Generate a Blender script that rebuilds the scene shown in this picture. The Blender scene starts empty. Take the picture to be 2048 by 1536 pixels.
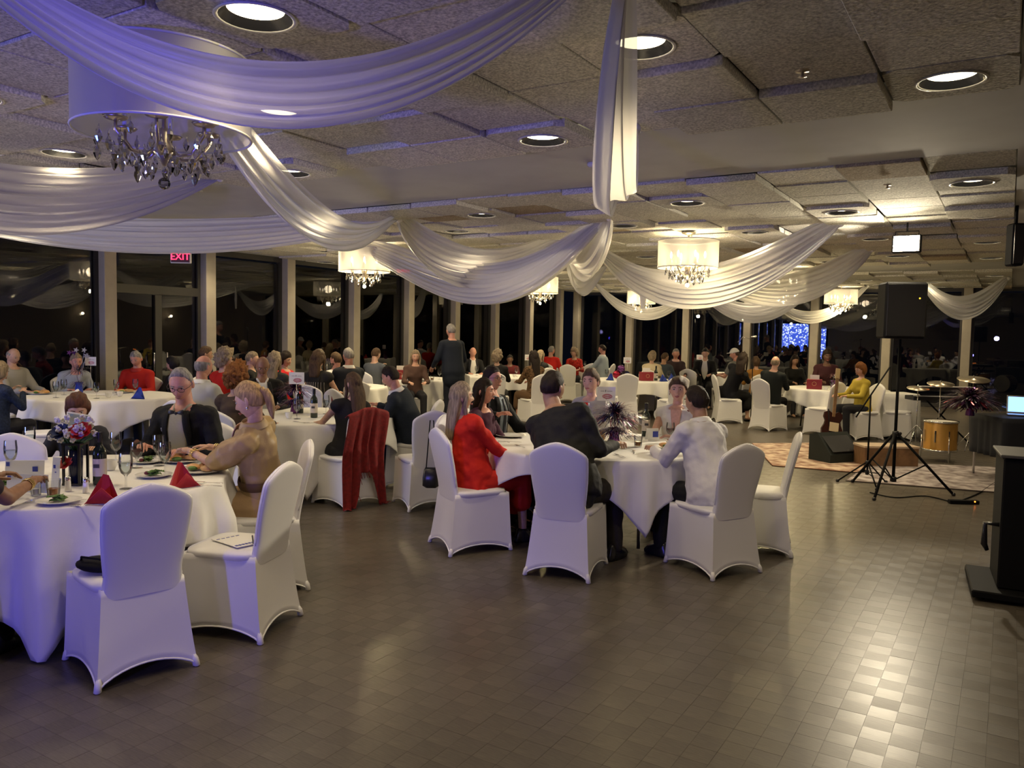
import bpy, bmesh, math, random
import numpy as np
from mathutils import Vector, Matrix
random.seed(7)
PI = math.pi
S = bpy.context.scene
COL = S.collection

# ------------------------------------------------------------------ camera, world, light, exposure
F, CH = 1600.0, 1.68
yaw, pitch, roll = math.radians(31.8), math.radians(-3.61), math.radians(1.1)
fw = np.array([-math.sin(yaw)*math.cos(pitch), math.cos(yaw)*math.cos(pitch), math.sin(pitch)])
r0 = np.array([math.cos(yaw), math.sin(yaw), 0.]); u0 = np.cross(r0, fw)
rt = r0*math.cos(roll)+u0*math.sin(roll); up = u0*math.cos(roll)-r0*math.sin(roll)
cd = bpy.data.cameras.new('camera'); cam = bpy.data.objects.new('camera', cd); COL.objects.link(cam)
cd.sensor_width = 36; cd.lens = 36*F/2048; cd.clip_end = 200
M = Matrix(((rt[0], up[0], -fw[0], 0), (rt[1], up[1], -fw[1], 0), (rt[2], up[2], -fw[2], CH), (0, 0, 0, 1)))
cam.matrix_world = M; S.camera = cam
S.view_settings.view_transform = 'Standard'; S.view_settings.look = 'None'
S.view_settings.exposure = 0.3; S.view_settings.gamma = 1.0; S.view_settings.use_curve_mapping = False
try:
    S.cycles.use_denoising = True
    S.cycles.max_bounces = 8; S.cycles.diffuse_bounces = 3; S.cycles.glossy_bounces = 3
    S.cycles.transparent_max_bounces = 16; S.cycles.transmission_bounces = 4
    S.cycles.sample_clamp_indirect = 4.0; S.cycles.use_light_tree = True
    S.cycles.caustics_reflective = False; S.cycles.caustics_refractive = False
except Exception:
    pass

def at(px, py, Z=None, depth=None):          # a point of the place seen at a pixel of the photograph
    d = fw+rt*(px-1024)/F-up*(py-768)/F
    t = (Z-CH)/d[2] if Z is not None else depth
    p = d*t; return Vector((p[0], p[1], p[2]+CH))
def depth_of(x, y): return x*fw[0]+y*fw[1]
def pxof(x, y, z):
    d = np.array([x, y, z-CH]); q = d@fw
    return 1024+F*(d@rt)/q, 768-F*(d@up)/q, q

w = bpy.data.worlds.new('night'); S.world = w; w.use_nodes = True
w.node_tree.nodes['Background'].inputs[0].default_value = (.012, .016, .03, 1)
w.node_tree.nodes['Background'].inputs[1].default_value = .12

def lamp(kind, name, loc, energy, color, aim=None, size=.1, angle=60, blend=.4):
    l = bpy.data.lights.new(name, kind); l.energy = energy; l.color = color
    if kind == 'SPOT': l.spot_size = math.radians(angle); l.spot_blend = blend; l.shadow_soft_size = size
    elif kind == 'AREA': l.size = size
    else: l.shadow_soft_size = size
    o = bpy.data.objects.new(name, l); COL.objects.link(o); o.location = loc
    if aim is not None:
        o.rotation_euler = (Vector(aim)-Vector(loc)).to_track_quat('-Z', 'Y').to_euler()
    return o
WARM = (1, .80, .50)
CAN_W, CHAN_W = 40.0, 95.0
STAGE = Vector((-1.05, 10.1, 2.78))
lamp('SPOT', 'stage_light_beam', STAGE+Vector((-.02, -.12, -.03)), 190, (1, .86, .62), (-2.6, 3.0, .4), .06, 125, .7)
lamp('SPOT', 'stage_light_pool', STAGE+Vector((-.05, -.1, -.03)), 420, (1, .88, .68), (-3.9, 4.2, .8), .06, 44, .8)
lamp('SPOT', 'stage_light_flood', STAGE+Vector((-.1, .0, -.03)), 520, (1, .87, .66), (-4.2, 11.6, 2.55), .06, 80, .8)
lamp('SPOT', 'blue_wash_beam', (-1.7, -2.6, 1.0), 300, (.13, .11, 1), (-4.0, 2.5, 1.0), .1, 58, .7)
lamp('SPOT', 'violet_wash_beam', (-.6, -2.6, 1.9), 45, (.5, .45, 1), (-2.7, 5.0, .6), .12, 50, .6)
lamp('SPOT', 'blue_drape_beam', (-1.9, -1.2, 1.5), 130, (.08, .06, 1), (-2.8, 1.6, 2.4), .1, 56, .7)


# ------------------------------------------------------------------ materials
MATS = {}
def nodes(name):
    m = bpy.data.materials.new(name); m.use_nodes = True
    nt = m.node_tree; return m, nt, nt.nodes['Principled BSDF']
def mat(name, col=(.5, .5, .5), rough=.6, metal=0, emit=0, ecol=None, noise=0, nscale=20, bump=0, bscale=60, stretch=(1, 1, 1), sheen=0, trans=0, spec=.5, col2=None):
    if name in MATS: return MATS[name]
    m, nt, b = nodes(name); N = nt.nodes; L = nt.links
    b.inputs['Base Color'].default_value = (*col, 1); b.inputs['Roughness'].default_value = rough
    b.inputs['Metallic'].default_value = metal; b.inputs['Specular IOR Level'].default_value = spec
    if sheen: b.inputs['Sheen Weight'].default_value = sheen
    if trans: b.inputs['Transmission Weight'].default_value = trans
    if emit:
        b.inputs['Emission Color'].default_value = (*(ecol or col), 1); b.inputs['Emission Strength'].default_value = emit
    if noise or bump:
        tc = N.new('ShaderNodeTexCoord'); mp = N.new('ShaderNodeMapping'); mp.inputs['Scale'].default_value = stretch
        L.new(tc.outputs['Object'], mp.inputs[0])
        if noise:
            t = N.new('ShaderNodeTexNoise'); t.inputs['Scale'].default_value = nscale; t.inputs['Detail'].default_value = 4
            L.new(mp.outputs[0], t.inputs['Vector'])
            mx = N.new('ShaderNodeMix'); mx.data_type = 'RGBA'
            c2 = col2 or tuple(c*(1-noise) for c in col)
            mx.inputs[6].default_value = (*c2, 1); mx.inputs[7].default_value = (*(min(1, c*(1+noise*.5)) for c in col), 1)
            rp = N.new('ShaderNodeMapRange'); rp.inputs[1].default_value = .32; rp.inputs[2].default_value = .68
            L.new(t.outputs['Fac'], rp.inputs[0]); L.new(rp.outputs[0], mx.inputs[0]); L.new(mx.outputs[2], b.inputs['Base Color'])
        if bump:
            t2 = N.new('ShaderNodeTexNoise'); t2.inputs['Scale'].default_value = bscale; t2.inputs['Detail'].default_value = 3
            L.new(mp.outputs[0], t2.inputs['Vector'])
            bp = N.new('ShaderNodeBump'); bp.inputs['Strength'].default_value = bump; bp.inputs['Distance'].default_value = .01
            L.new(t2.outputs['Fac'], bp.inputs['Height']); L.new(bp.outputs[0], b.inputs['Normal'])
    MATS[name] = m; return m
def thin_glass(name, tint=(1, 1, 1), rough=.0, ior=1.5, boost=1.0):
    m, nt, b = nodes(name); N = nt.nodes; L = nt.links
    N.remove(b); out = N['Material Output']
    tr = N.new('ShaderNodeBsdfTransparent'); tr.inputs[0].default_value = (*tint, 1)
    gl = N.new('ShaderNodeBsdfGlossy'); gl.inputs['Roughness'].default_value = rough
    fr = N.new('ShaderNodeFresnel'); fr.inputs[0].default_value = ior
    mu = N.new('ShaderNodeMath'); mu.operation = 'MULTIPLY'; mu.inputs[1].default_value = boost; mu.use_clamp = True
    mx = N.new('ShaderNodeMixShader')
    L.new(fr.outputs[0], mu.inputs[0]); L.new(mu.outputs[0], mx.inputs[0]); L.new(tr.outputs[0], mx.inputs[1]); L.new(gl.outputs[0], mx.inputs[2])
    L.new(mx.outputs[0], out.inputs[0]); MATS[name] = m; return m
def sheer(name, col, transl=.45, transp=.12, rough=.4):
    m, nt, b = nodes(name); N = nt.nodes; L = nt.links; out = N['Material Output']
    b.inputs['Base Color'].default_value = (*col, 1); b.inputs['Roughness'].default_value = rough
    b.inputs['Sheen Weight'].default_value = .3
    t = N.new('ShaderNodeBsdfTranslucent'); t.inputs[0].default_value = (*col, 1)
    tr = N.new('ShaderNodeBsdfTransparent')
    m1 = N.new('ShaderNodeMixShader'); m1.inputs[0].default_value = transl
    m2 = N.new('ShaderNodeMixShader'); m2.inputs[0].default_value = transp
    L.new(b.outputs[0], m1.inputs[1]); L.new(t.outputs[0], m1.inputs[2]); L.new(m1.outputs[0], m2.inputs[1]); L.new(tr.outputs[0], m2.inputs[2])
    L.new(m2.outputs[0], out.inputs[0]); MATS[name] = m; return m
ceil_m = [mat('ceiling_fibre_%d' % i, c, .95, noise=.45, nscale=70, bump=.8, bscale=45, spec=.1) for i, c in enumerate([(.74, .72, .64), (.68, .66, .58), (.80, .77, .69), (.46, .38, .27)])]
void_m = mat('ceiling_void', (.05, .045, .04), .95)
soffit_m = mat('soffit_paint', (.58, .58, .57), .8, noise=.05, nscale=3)
pillar_m = mat('pillar_paint', (.40, .36, .29), .75, noise=.06, nscale=6)
wall_m = mat('wall_paint', (.45, .38, .28), .85)
dark_frame = mat('dark_frame', (.03, .028, .026), .5)
glass_win = thin_glass('window_glass', (.55, .55, .55), .0, 1.5, 1.5)
glass_ware = thin_glass('glassware', (.97, .98, .98), .02, 1.4, .8)
water_m = thin_glass('water', (.8, .85, .86), .0, 1.33, 1.0)
wine_m = mat('red_wine', (.06, .004, .006), .05)
drape_m = sheer('sheer_white_drape', (.86, .85, .84), .42, .10, .35)
shade_m = sheer('lamp_shade_gauze', (.62, .60, .54), .25, .27, .7)
cloth_m = mat('white_tablecloth', (.80, .79, .76), .75, bump=.25, bscale=14, sheen=.15)
chair_m = mat('white_stretch_cover', (.80, .79, .78), .42, bump=.08, bscale=9, sheen=.2)
seam_m = mat('cover_seam', (.9, .89, .87), .5)
metal_m = mat('brushed_steel', (.6, .6, .6), .25, 1)
silver_m = mat('silverware', (.75, .73, .7), .18, 1)
black_m = mat('matte_black', (.006, .006, .007), .7, spec=.15)
black_gloss = mat('satin_black', (.015, .015, .018), .25)
brass_m = mat('antique_champagne_metal', (.55, .48, .36), .3, .9)
porcelain = mat('white_porcelain', (.82, .81, .78), .2)
lamp_on = mat('downlight_lens', (1, .9, .65), .5, emit=9, ecol=(1, .86, .55))
bulb_on = mat('candle_bulb', (1, .9, .7), .5, emit=26, ecol=(1, .84, .56))
bulb_off = mat('candle_bulb_dim', (.75, .72, .62), .3)
stage_on = mat('stage_light_lens', (1, .9, .7), .5, emit=40, ecol=(1, .85, .6))
exit_red = mat('exit_red', (1, .02, .05), .5, emit=5, ecol=(1, .02, .06))
screen_m = mat('blue_screen', (.1, .25, 1), .5, emit=2.5, ecol=(.18, .38, 1))
screen_w = mat('white_screen', (.7, .8, 1), .5, emit=2.2, ecol=(.6, .75, 1))
crystal_m = thin_glass('crystal', (.8, .8, .82), .03, 1.9, 2.2)
paper_m = mat('white_card', (.8, .79, .76), .7)
print_m = mat('dark_print', (.05, .05, .06), .7)
red_print = mat('red_print', (.5, .03, .07), .7)
blue_print = mat('blue_print', (.04, .06, .35), .7)
napkin_red = mat('red_napkin', (.42, .012, .02), .7, bump=.2, bscale=30)
napkin_blue = mat('blue_napkin', (.02, .05, .33), .7, bump=.2, bscale=30)
leaf_m = mat('salad_green', (.09, .2, .03), .5, noise=.6, nscale=40)
green_m = mat('stem_green', (.04, .11, .03), .6)
roll_m = mat('bread_roll', (.55, .32, .12), .6, noise=.3, nscale=30)
fruit_m = mat('melon', (.7, .38, .14), .4)
beet_m = mat('beet', (.12, .01, .02), .4)
beer_m = mat('amber_drink', (.55, .2, .03), .1, trans=.5)
bottle_m = mat('dark_bottle', (.01, .02, .012), .06, spec=.8)
label_m = mat('bottle_label', (.62, .55, .48), .7)
foil_p = mat('purple_foil', (.16, .05, .2), .2, .8)
foil_s = mat('silver_foil', (.55, .55, .62), .2, .9)
foil_b = mat('blue_foil', (.04, .08, .45), .2, .8)
foil_r = mat('red_foil', (.35, .02, .05), .25, .8)
white_pet = mat('white_petal', (.78, .76, .7), .7)
red_pet = mat('red_petal', (.5, .01, .01), .5)
navy_pet = mat('navy_petal', (.015, .03, .12), .6)
giftred = mat('dark_red_paper', (.22, .012, .02), .5)
wood_m = mat('brown_wood', (.22, .12, .055), .5, noise=.3, nscale=10, stretch=(1, 8, 1))
gold_m = mat('gold_drum_wrap', (.75, .42, .1), .25, .5)
chrome = mat('chrome', (.8, .8, .8), .1, 1)
brushed = metal_m

# ------------------------------------------------------------------ mesh helpers
class MB:
    def __init__(s): s.v = []; s.f = []; s.m = []; s.mats = []
    def mi(s, m):
        if m not in s.mats: s.mats.append(m)
        return s.mats.index(m)
    def add(s, v, f, m=None):
        b = len(s.v); s.v += [tuple(p) for p in v]; s.f += [tuple(i+b for i in q) for q in f]
        k = s.mi(m) if m else 0; s.m += [k]*len(f); return s
    def box(s, c, d, m=None, rot=0, R=None, bev=0):
        x, y, z = (e/2 for e in d); c = Vector(c)
        if bev:
            b = min(bev, x*.9, y*.9, z*.9); pts = []
            for sx in (-1, 1):
                for sy in (-1, 1):
                    for sz in (-1, 1):
                        pts += [(sx*x, sy*(y-b), sz*(z-b)), (sx*(x-b), sy*y, sz*(z-b)), (sx*(x-b), sy*(y-b), sz*z)]
            bm = bmesh.new(); [bm.verts.new(p) for p in pts]; bmesh.ops.convex_hull(bm, input=bm.verts[:])
            bmesh.ops.dissolve_limit(bm, angle_limit=.02, verts=bm.verts[:], edges=bm.edges[:])
            bm.verts.index_update(); v = [q.co.copy() for q in bm.verts]; f = [[q.index for q in g.verts] for g in bm.faces]; bm.free()
        else:
            v = [Vector((i*x, j*y, k*z)) for i in (-1, 1) for j in (-1, 1) for k in (-1, 1)]
            f = [(0, 1, 3, 2), (4, 6, 7, 5), (0, 4, 5, 1), (2, 3, 7, 6), (0, 2, 6, 4), (1, 5, 7, 3)]
        Rm = R if R is not None else Matrix.Rotation(rot, 3, 'Z')
        return s.add([Rm @ p+c for p in v], f, m)
    def loft(s, rings, m=None, caps=True, closed=True):
        n = len(rings[0]); v = [p for r in rings for p in r]; f = []
        for i in range(len(rings)-1):
            for j in range(n if closed else n-1):
                a = i*n+j; b = i*n+(j+1) % n; f.append((a, b, b+n, a+n))
        if caps and closed:
            f.append(tuple(range(n-1, -1, -1))); f.append(tuple(range((len(rings)-1)*n, len(rings)*n)))
        return s.add(v, f, m)
    def lathe(s, prof, m=None, n=20, c=(0, 0, 0), caps=True):
        return s.loft([[(c[0]+r*math.cos(2*PI*j/n), c[1]+r*math.sin(2*PI*j/n), c[2]+z) for j in range(n)] for r, z in prof], m, caps)
    def cap(s, a, b, ra, rb, m=None, n=10, q=3, flat=1.0, side=None):     # tapered capsule
        a = Vector(a); b = Vector(b); d = (b-a); L = d.length
        if L < 1e-6: d = Vector((0, 0, 1))
        d.normalize(); X = side or (Vector((1, 0, 0)) if abs(d.x) < .9 else Vector((0, 1, 0)))
        X = (X-d*X.dot(d)).normalized(); Y = d.cross(X); rings = []
        for k in range(q+1):
            t = PI/2*(k+.02)/(q+.02) if k == 0 else PI/2*k/q; rings.append((a-d*ra*math.cos(t), ra*math.sin(t)))
        for k in range(q+1):
            t = PI/2*k/q if k < q else PI/2*.98; rings.append((b+d*rb*math.sin(t), rb*math.cos(t)))
        rr = [[c+X*(r*math.cos(2*PI*j/n))+Y*(r*flat*math.sin(2*PI*j/n)) for j in range(n)] for c, r in rings]
        return s.loft(rr, m)
    def tube(s, pts, r, m=None, n=8):
        pts = [Vector(p) for p in pts]; rings = []
        rs = r if isinstance(r, (list, tuple)) else [r]*len(pts); X = None
        for i, p in enumerate(pts):
            d = (pts[min(i+1, len(pts)-1)]-pts[max(i-1, 0)]).normalized()
            if X is None: X = Vector((1, 0, 0)) if abs(d.x) < .9 else Vector((0, 1, 0))
            X = (X-d*X.dot(d)).normalized(); Y = d.cross(X)
            rings.append([p+X*(rs[i]*math.cos(2*PI*j/n))+Y*(rs[i]*math.sin(2*PI*j/n)) for j in range(n)])
        return s.loft(rings, m)
    def ball(s, c, r, m=None, n=10, k=7, R=None):
        c = Vector(c); r = r if isinstance(r, (list, tuple)) else (r, r, r); rings = []
        for i in range(k+1):
            t = PI*(i if 0 < i < k else (.03 if i == 0 else k-.03))/k
            ring = []
            for j in range(n):
                p = Vector((r[0]*math.sin(t)*math.cos(2*PI*j/n), r[1]*math.sin(t)*math.sin(2*PI*j/n), -r[2]*math.cos(t)))
                ring.append((R @ p if R is not None else p)+c)
            rings.append(ring)
        return s.loft(rings, m)
    def grid(s, G, m=None, wrap=False):
        n = len(G[0]); v = [p for r in G for p in r]; f = []
        for i in range(len(G)-1):
            for j in range(n if wrap else n-1):
                a = i*n+j; b = i*n+(j+1) % n; f.append((a, b, b+n, a+n))
        return s.add(v, f, m)
    def mesh(s, name, m=None, smooth=True):
        me = bpy.data.meshes.new(name); me.from_pydata([tuple(p) for p in s.v], [], s.f)
        if m: me.materials.append(m)
        else:
            for q in s.mats: me.materials.append(q)
            me.polygons.foreach_set('material_index', s.m)
        if smooth: me.shade_smooth()
        me.update(); return me
    def obj(s, name, m=None, parent=None, smooth=True, loc=None, sub=0, thick=0, auto=None):
        o = bpy.data.objects.new(name, s.mesh(name, m, smooth)); COL.objects.link(o); o.parent = parent
        if loc is not None: o.location = loc
        if auto and smooth: o.data.set_sharp_from_angle(angle=math.radians(auto))
        if sub: q = o.modifiers.new('sub', 'SUBSURF'); q.levels = sub; q.render_levels = sub
        if thick: q = o.modifiers.new('thick', 'SOLIDIFY'); q.thickness = thick; q.offset = 0
        return o
def tag(o, label=None, cat=None, group=None, kind=None):
    if label: o['label'] = label
    if cat: o['category'] = cat
    if group: o['group'] = group
    if kind: o['kind'] = kind
    return o
def thing(name, loc=(0, 0, 0), rz=0, label=None, cat=None, group=None, kind=None):
    o = bpy.data.objects.new(name, None); COL.objects.link(o); o.location = loc; o.rotation_euler = (0, 0, rz)
    o.empty_display_size = .1; return tag(o, label, cat, group, kind)
KIDS = {}
def dup(root, loc, rz=None, label=None, group=None):
    r = root.copy(); COL.objects.link(r); r.location = loc
    if rz is not None: r.rotation_euler = (0, 0, rz)
    if label: r['label'] = label
    if group: r['group'] = group
    if root.name not in KIDS: KIDS[root.name] = [(c, list(c.children)) for c in root.children]
    for c0, gs in KIDS[root.name]:
        c = c0.copy(); COL.objects.link(c); c.parent = r
        for g0 in gs: g = g0.copy(); COL.objects.link(g); g.parent = c
    return r
def struct(o, kind='structure'): o['kind'] = kind; return o
def face(dx, dy): return math.atan2(-dx, dy)

# ------------------------------------------------------------------ the setting
XL, XR, YB, YF, HC = -12.0, 4.0, -4.0, 23.2, 3.06
# floor: dark parquet of small squares, grain turned in every second one
def parquet(name, ang, tone):
    m, nt, b = nodes(name); N = nt.nodes; L = nt.links
    tc = N.new('ShaderNodeTexCoord'); mp = N.new('ShaderNodeMapping'); mp.inputs['Rotation'].default_value = (0, 0, ang)
    mp.inputs['Scale'].default_value = (1, 12, 1); L.new(tc.outputs['Object'], mp.inputs[0])
    n1 = N.new('ShaderNodeTexNoise'); n1.inputs['Scale'].default_value = 14; n1.inputs['Detail'].default_value = 5; L.new(mp.outputs[0], n1.inputs['Vector'])
    n2 = N.new('ShaderNodeTexNoise'); n2.inputs['Scale'].default_value = 1.3; n2.inputs['Detail'].default_value = 3; L.new(tc.outputs['Object'], n2.inputs['Vector'])
    ad = N.new('ShaderNodeMath'); ad.operation = 'ADD'; L.new(n1.outputs['Fac'], ad.inputs[0]); L.new(n2.outputs['Fac'], ad.inputs[1])
    rp = N.new('ShaderNodeMapRange'); rp.inputs[1].default_value = .7; rp.inputs[2].default_value = 1.3; L.new(ad.outputs[0], rp.inputs[0])
    mx = N.new('ShaderNodeMix'); mx.data_type = 'RGBA'
    mx.inputs[6].default_value = (.066*tone, .056*tone, .045*tone, 1); mx.inputs[7].default_value = (.128*tone, .108*tone, .084*tone, 1)
    L.new(rp.outputs[0], mx.inputs[0]); L.new(mx.outputs[2], b.inputs['Base Color'])
    r2 = N.new('ShaderNodeMapRange'); r2.inputs[1].default_value = .3; r2.inputs[2].default_value = .7
    r2.inputs[3].default_value = .29-.5*(min(tone, 1)-1); r2.inputs[4].default_value = .35-.5*(min(tone, 1)-1); b.inputs['Specular IOR Level'].default_value = .42; L.new(n2.outputs['Fac'], r2.inputs[0]); L.new(r2.outputs[0], b.inputs['Roughness'])
    b.inputs['Anisotropic'].default_value = 0
    bp = N.new('ShaderNodeBump'); bp.inputs['Strength'].default_value = .12; bp.inputs['Distance'].default_value = .004
    L.new(n1.outputs['Fac'], bp.inputs['Height']); L.new(bp.outputs[0], b.inputs['Normal'])
    return m
pq = [parquet('parquet_grain_along', 0, 1.0), parquet('parquet_grain_across', PI/2, .92), parquet('parquet_worn', 0, 1.05), parquet('parquet_dark', PI/2, .87)]
fb = MB(); fb.box(((XL+XR)/2, (YB+YF)/2, -.055), (XR-XL, YF-YB, .1))
floor = struct(fb.obj('floor', pq[0], smooth=False))
Q = .116; cells = []
for i in range(int(-11.9/Q), int(1.6/Q)):
    for j in range(int(.6/Q), int(15/Q)):
        x, y = (i+.5)*Q, (j+.5)*Q; d = depth_of(x, y)
        if d < 2.6 or d > 12.5: continue
        px, py, _ = pxof(x, y, 0)
        if -90 < px < 2140 and py < 1640: cells.append((d, x, y, (i+j) % 2, random.random(), -40 < px < 2090 and py < 1560))
cells.sort()
def cellm(k, r): return (0 if k else 1) if r < .86 else (2 if k else 3)
h = Q/2-.0003; c_ = .00015; e_ = 0.0
tv = [(-h, -h, -.003), (h, -h, -.003), (h, h, -.003), (-h, h, -.003), (-h+c_, -h+c_, e_), (h-c_, -h+c_, e_), (h-c_, h-c_, e_), (-h+c_, h-c_, e_)]
tf = [(4, 5, 6, 7), (0, 1, 5, 4), (1, 2, 6, 5), (2, 3, 7, 6), (3, 0, 4, 7)]
blk = []
for k in range(4):
    b = MB(); b.add(tv, tf); blk.append(b.mesh('parquet_block', pq[k], False))
n = 0; rest = MB()
for m_ in pq: rest.mi(m_)
for d, x, y, k, r, vis in cells:
    dz = (r*7 % 1)*.0006
    if vis and n < 300:
        o = bpy.data.objects.new('parquet_block', blk[cellm(k, r)]); COL.objects.link(o); o.parent = floor; o.location = (x, y, dz-.0022); n += 1
    else:
        rest.add([(p[0]+x, p[1]+y, p[2]+dz-.0022) for p in tv], tf, pq[cellm(k, r)])
struct(rest.obj('parquet_field', None, floor, False), 'stuff')

# ceiling: slab, soffit beams, fibre tiles
cb = MB(); cb.box(((XL+XR)/2, (YB+YF)/2, 3.26), (XR-XL+.4, YF-YB+.4, .2), void_m)
ceiling = struct(cb.obj('ceiling', None, None, False))
BE1, BE2, BF1, BF2 = 5.1, 6.75, 15.9, 17.45
def sof(nm, x0, x1, y0, y1):
    b = MB(); b.box(((x0+x1)/2, (y0+y1)/2, 3.11), (x1-x0, y1-y0, .12)); return struct(b.obj(nm, soffit_m, None, False))
sof('ceiling_beam', XL, -.02, BE1, BE2); sof('ceiling_beam', XL, -.02, BF1, BF2); sof('ceiling_soffit', -.02, XR, YB, YF)
sof('ceiling_edge', XL, -11.6, YB, BE1); sof('ceiling_edge', XL, -11.6, BE2, BF1); sof('ceiling_edge', XL, -11.6, BF2, YF); sof('ceiling_edge', -11.6, -.02, YF-.25, YF)
T = .61
tb = MB(); tb.box((0, 0, .022), (T-.012, T-.012, .055), bev=.004)
tmesh = [tb.mesh('ceiling_tile', m_, False) for m_ in ceil_m]
rnd = random.Random(11)
def hole_tile(c, m_, b):
    h_ = (T-.012)/2; z0, z1 = -.0055, .0495; n_ = 32; sq = []; ci = []
    for k in range(n_):
        a = 2*PI*(k+.5)/n_; ca, sa = math.cos(a), math.sin(a); q = h_/max(abs(ca), abs(sa)); sq.append((q*ca, q*sa)); ci.append((.153*ca, .153*sa))
    rings = [[(x+c[0], y+c[1], z+c[2]) for x, y in r] for r, z in ((sq, z1), (sq, z0), (ci, z0), (ci, z1))]
    b.loft(rings, m_, caps=False)
    for r in (0,): pass
thole = []
for m_ in ceil_m:
    b = MB(); hole_tile((0, 0, 0), m_, b); thole.append(b.mesh('ceiling_tile', m_, False))
DL = []
for sec, rows in ((0, [BE1-T*(.5+2*k) for k in range(4)]), (1, [BE2+T*(1.5+2*k) for k in range(7)]), (2, [BF2+T*(2.5+2*k) for k in range(4)])):
    for r, y in enumerate(rows):
        for i in range(5):
            x = -.325-2.44*i-(1.22 if r % 2 else 0)
            if x > -11.4: DL.append((x, y, sec, r))
tl = []
for (ya, yb_) in ((BE1, YB), (BE2, BF1), (BF2, YF-.25)):
    sgn = 1 if yb_ > ya else -1; ny = int(abs(yb_-ya)/T+.01)
    for i in range(19):
        for j in range(ny):
            x = -.02-T*(i+.5); y = ya+sgn*T*(j+.5)
            z = rnd.choice([2.995, 3.0, 3.03, 3.04, 3.055]); mi = 3 if rnd.random() < .035 else rnd.randrange(3)
            if x < -11.5: continue
            d = depth_of(x, y); vis = 0
            if d > 1.2:
                px, py, _ = pxof(x, y, 3.0); vis = -150 < px < 2150 and -150 < py
            hl = any(abs(q[0]-x) < .1 and abs(q[1]-y) < .1 for q in DL)
            tl.append((0 if vis else 1, d, x, y, z, mi, hl))
tl.sort(); rest = MB(); n = 0
for v_, d, x, y, z, mi, hl in tl:
    if not v_ and n < 300:
        o = bpy.data.objects.new('ceiling_tile', (thole if hl else tmesh)[mi]); COL.objects.link(o); o.parent = ceiling; o.location = (x, y, z); n += 1
    elif hl: hole_tile((x, y, z), ceil_m[mi], rest)
    else: rest.box((x, y, z+.022), (T-.012, T-.012, .055), ceil_m[mi])
struct(rest.obj('ceiling_tile_field', None, ceiling, False), 'stuff')

# pillars and windows
SP = 1.829
def pillar(x, y, nm='pillar'):
    b = MB(); b.box((x, y, 1.55), (.2, .2, 3.1), bev=.006); return struct(b.obj(nm, pillar_m, None, False))
wn = 0
def window(x0, y0, x1, y1, door=False):
    global wn; wn += 1
    cx, cy = (x0+x1)/2, (y0+y1)/2; L = math.hypot(x1-x0, y1-y0); a = math.atan2(y1-y0, x1-x0)
    w_ = thing('door_%d' % wn if door else 'window_%d' % wn, (cx, cy, 0), a, kind='structure')
    b = MB(); b.box((0, 0, 1.5), (L-.1, .012, 2.84)); b.obj('pane', glass_win, w_, False)
    for sx in (-1, 1):
        b = MB(); b.box((sx*(L/2-.03), 0, 1.53), (.06, .09, 3.06)); b.obj('frame', dark_frame, w_, False)
    b = MB(); b.box((0, 0, .05), (L-.12, .09, .1)); b.obj('frame', dark_frame, w_, False)
    b = MB(); b.box((0, 0, 3.0), (L-.12, .09, .1)); b.obj('frame', dark_frame, w_, False)
    if door:
        b = MB(); b.box((0, 0, 2.28), (L-.12, .1, .14)); b.obj('transom_bar', dark_frame, w_, False)
        b = MB(); b.box((0, 0, 1.1), (.12, .1, 2.2)); b.obj('door_stile', dark_frame, w_, False)
        for sx in (-1, 1):
            b = MB(); b.tube([(sx*.12, -.05, .95), (sx*.12, -.1, .95), (sx*.12, -.1, 1.25), (sx*.12, -.05, 1.25)], .012); b.obj('door_handle', metal_m, w_)
ys = [7.254+SP*k for k in range(-6, 9)]
for y in ys: pillar(XL+.1, y)
for k in range(len(ys)-1): window(XL, ys[k]+.1, XL, ys[k+1]-.1, door=abs(ys[k]-7.254) < .1)
xs = [-10.05+1.823*k for k in range(-1, 8)]
for x in xs[1:]: pillar(x, YF-.1)
pillar(XL+.1, YF-.1)
for k in range(len(xs)-1): window(xs[k]+.1, YF, xs[k+1]-.1, YF)
def wallbox(nm, x0, x1, y0, y1, m_=wall_m):
    b = MB(); b.box(((x0+x1)/2, (y0+y1)/2, 1.6), (x1-x0, y1-y0, 3.2)); return struct(b.obj(nm, m_, None, False))
wallbox('wall_right', XR, XR+.15, YB, YF+.2); wallbox('wall_back', XL-.1, XR+.15, YB-.15, YB)
wallbox('wall_far', xs[-1]-.05, XR, YF, YF+.15)

# tinsel backdrop, its lit look and glints put in as emission, on the back wall (seen mirrored in the far windows)
bk = thing('backdrop', (-10.6, YB+.1, 0), 0, 'tall blue tinsel backdrop with painted-in glow on the back wall, mirrored in the far windows', 'backdrop')
m_, nt, b_ = nodes('glow_backdrop'); N = nt.nodes; L = nt.links
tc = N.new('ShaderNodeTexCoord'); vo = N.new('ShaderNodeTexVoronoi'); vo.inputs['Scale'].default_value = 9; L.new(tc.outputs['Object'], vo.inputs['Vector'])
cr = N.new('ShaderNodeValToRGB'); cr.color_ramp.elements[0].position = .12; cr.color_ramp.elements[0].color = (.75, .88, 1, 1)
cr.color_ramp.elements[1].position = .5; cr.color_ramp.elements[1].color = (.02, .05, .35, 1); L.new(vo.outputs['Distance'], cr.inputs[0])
L.new(cr.outputs[0], b_.inputs['Emission Color']); b_.inputs['Emission Strength'].default_value = 26  # foil made to glow by itself, standing in for blue light on it
b = MB(); b.box((0, 0, 1.45), (2.6, .04, 2.3)); b.obj('glow_panel', m_, bk, False)
b = MB(); b.box((0, -.04, 1.4), (2.8, .03, 2.7)); b.obj('panel_frame', black_m, bk, False)

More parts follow.
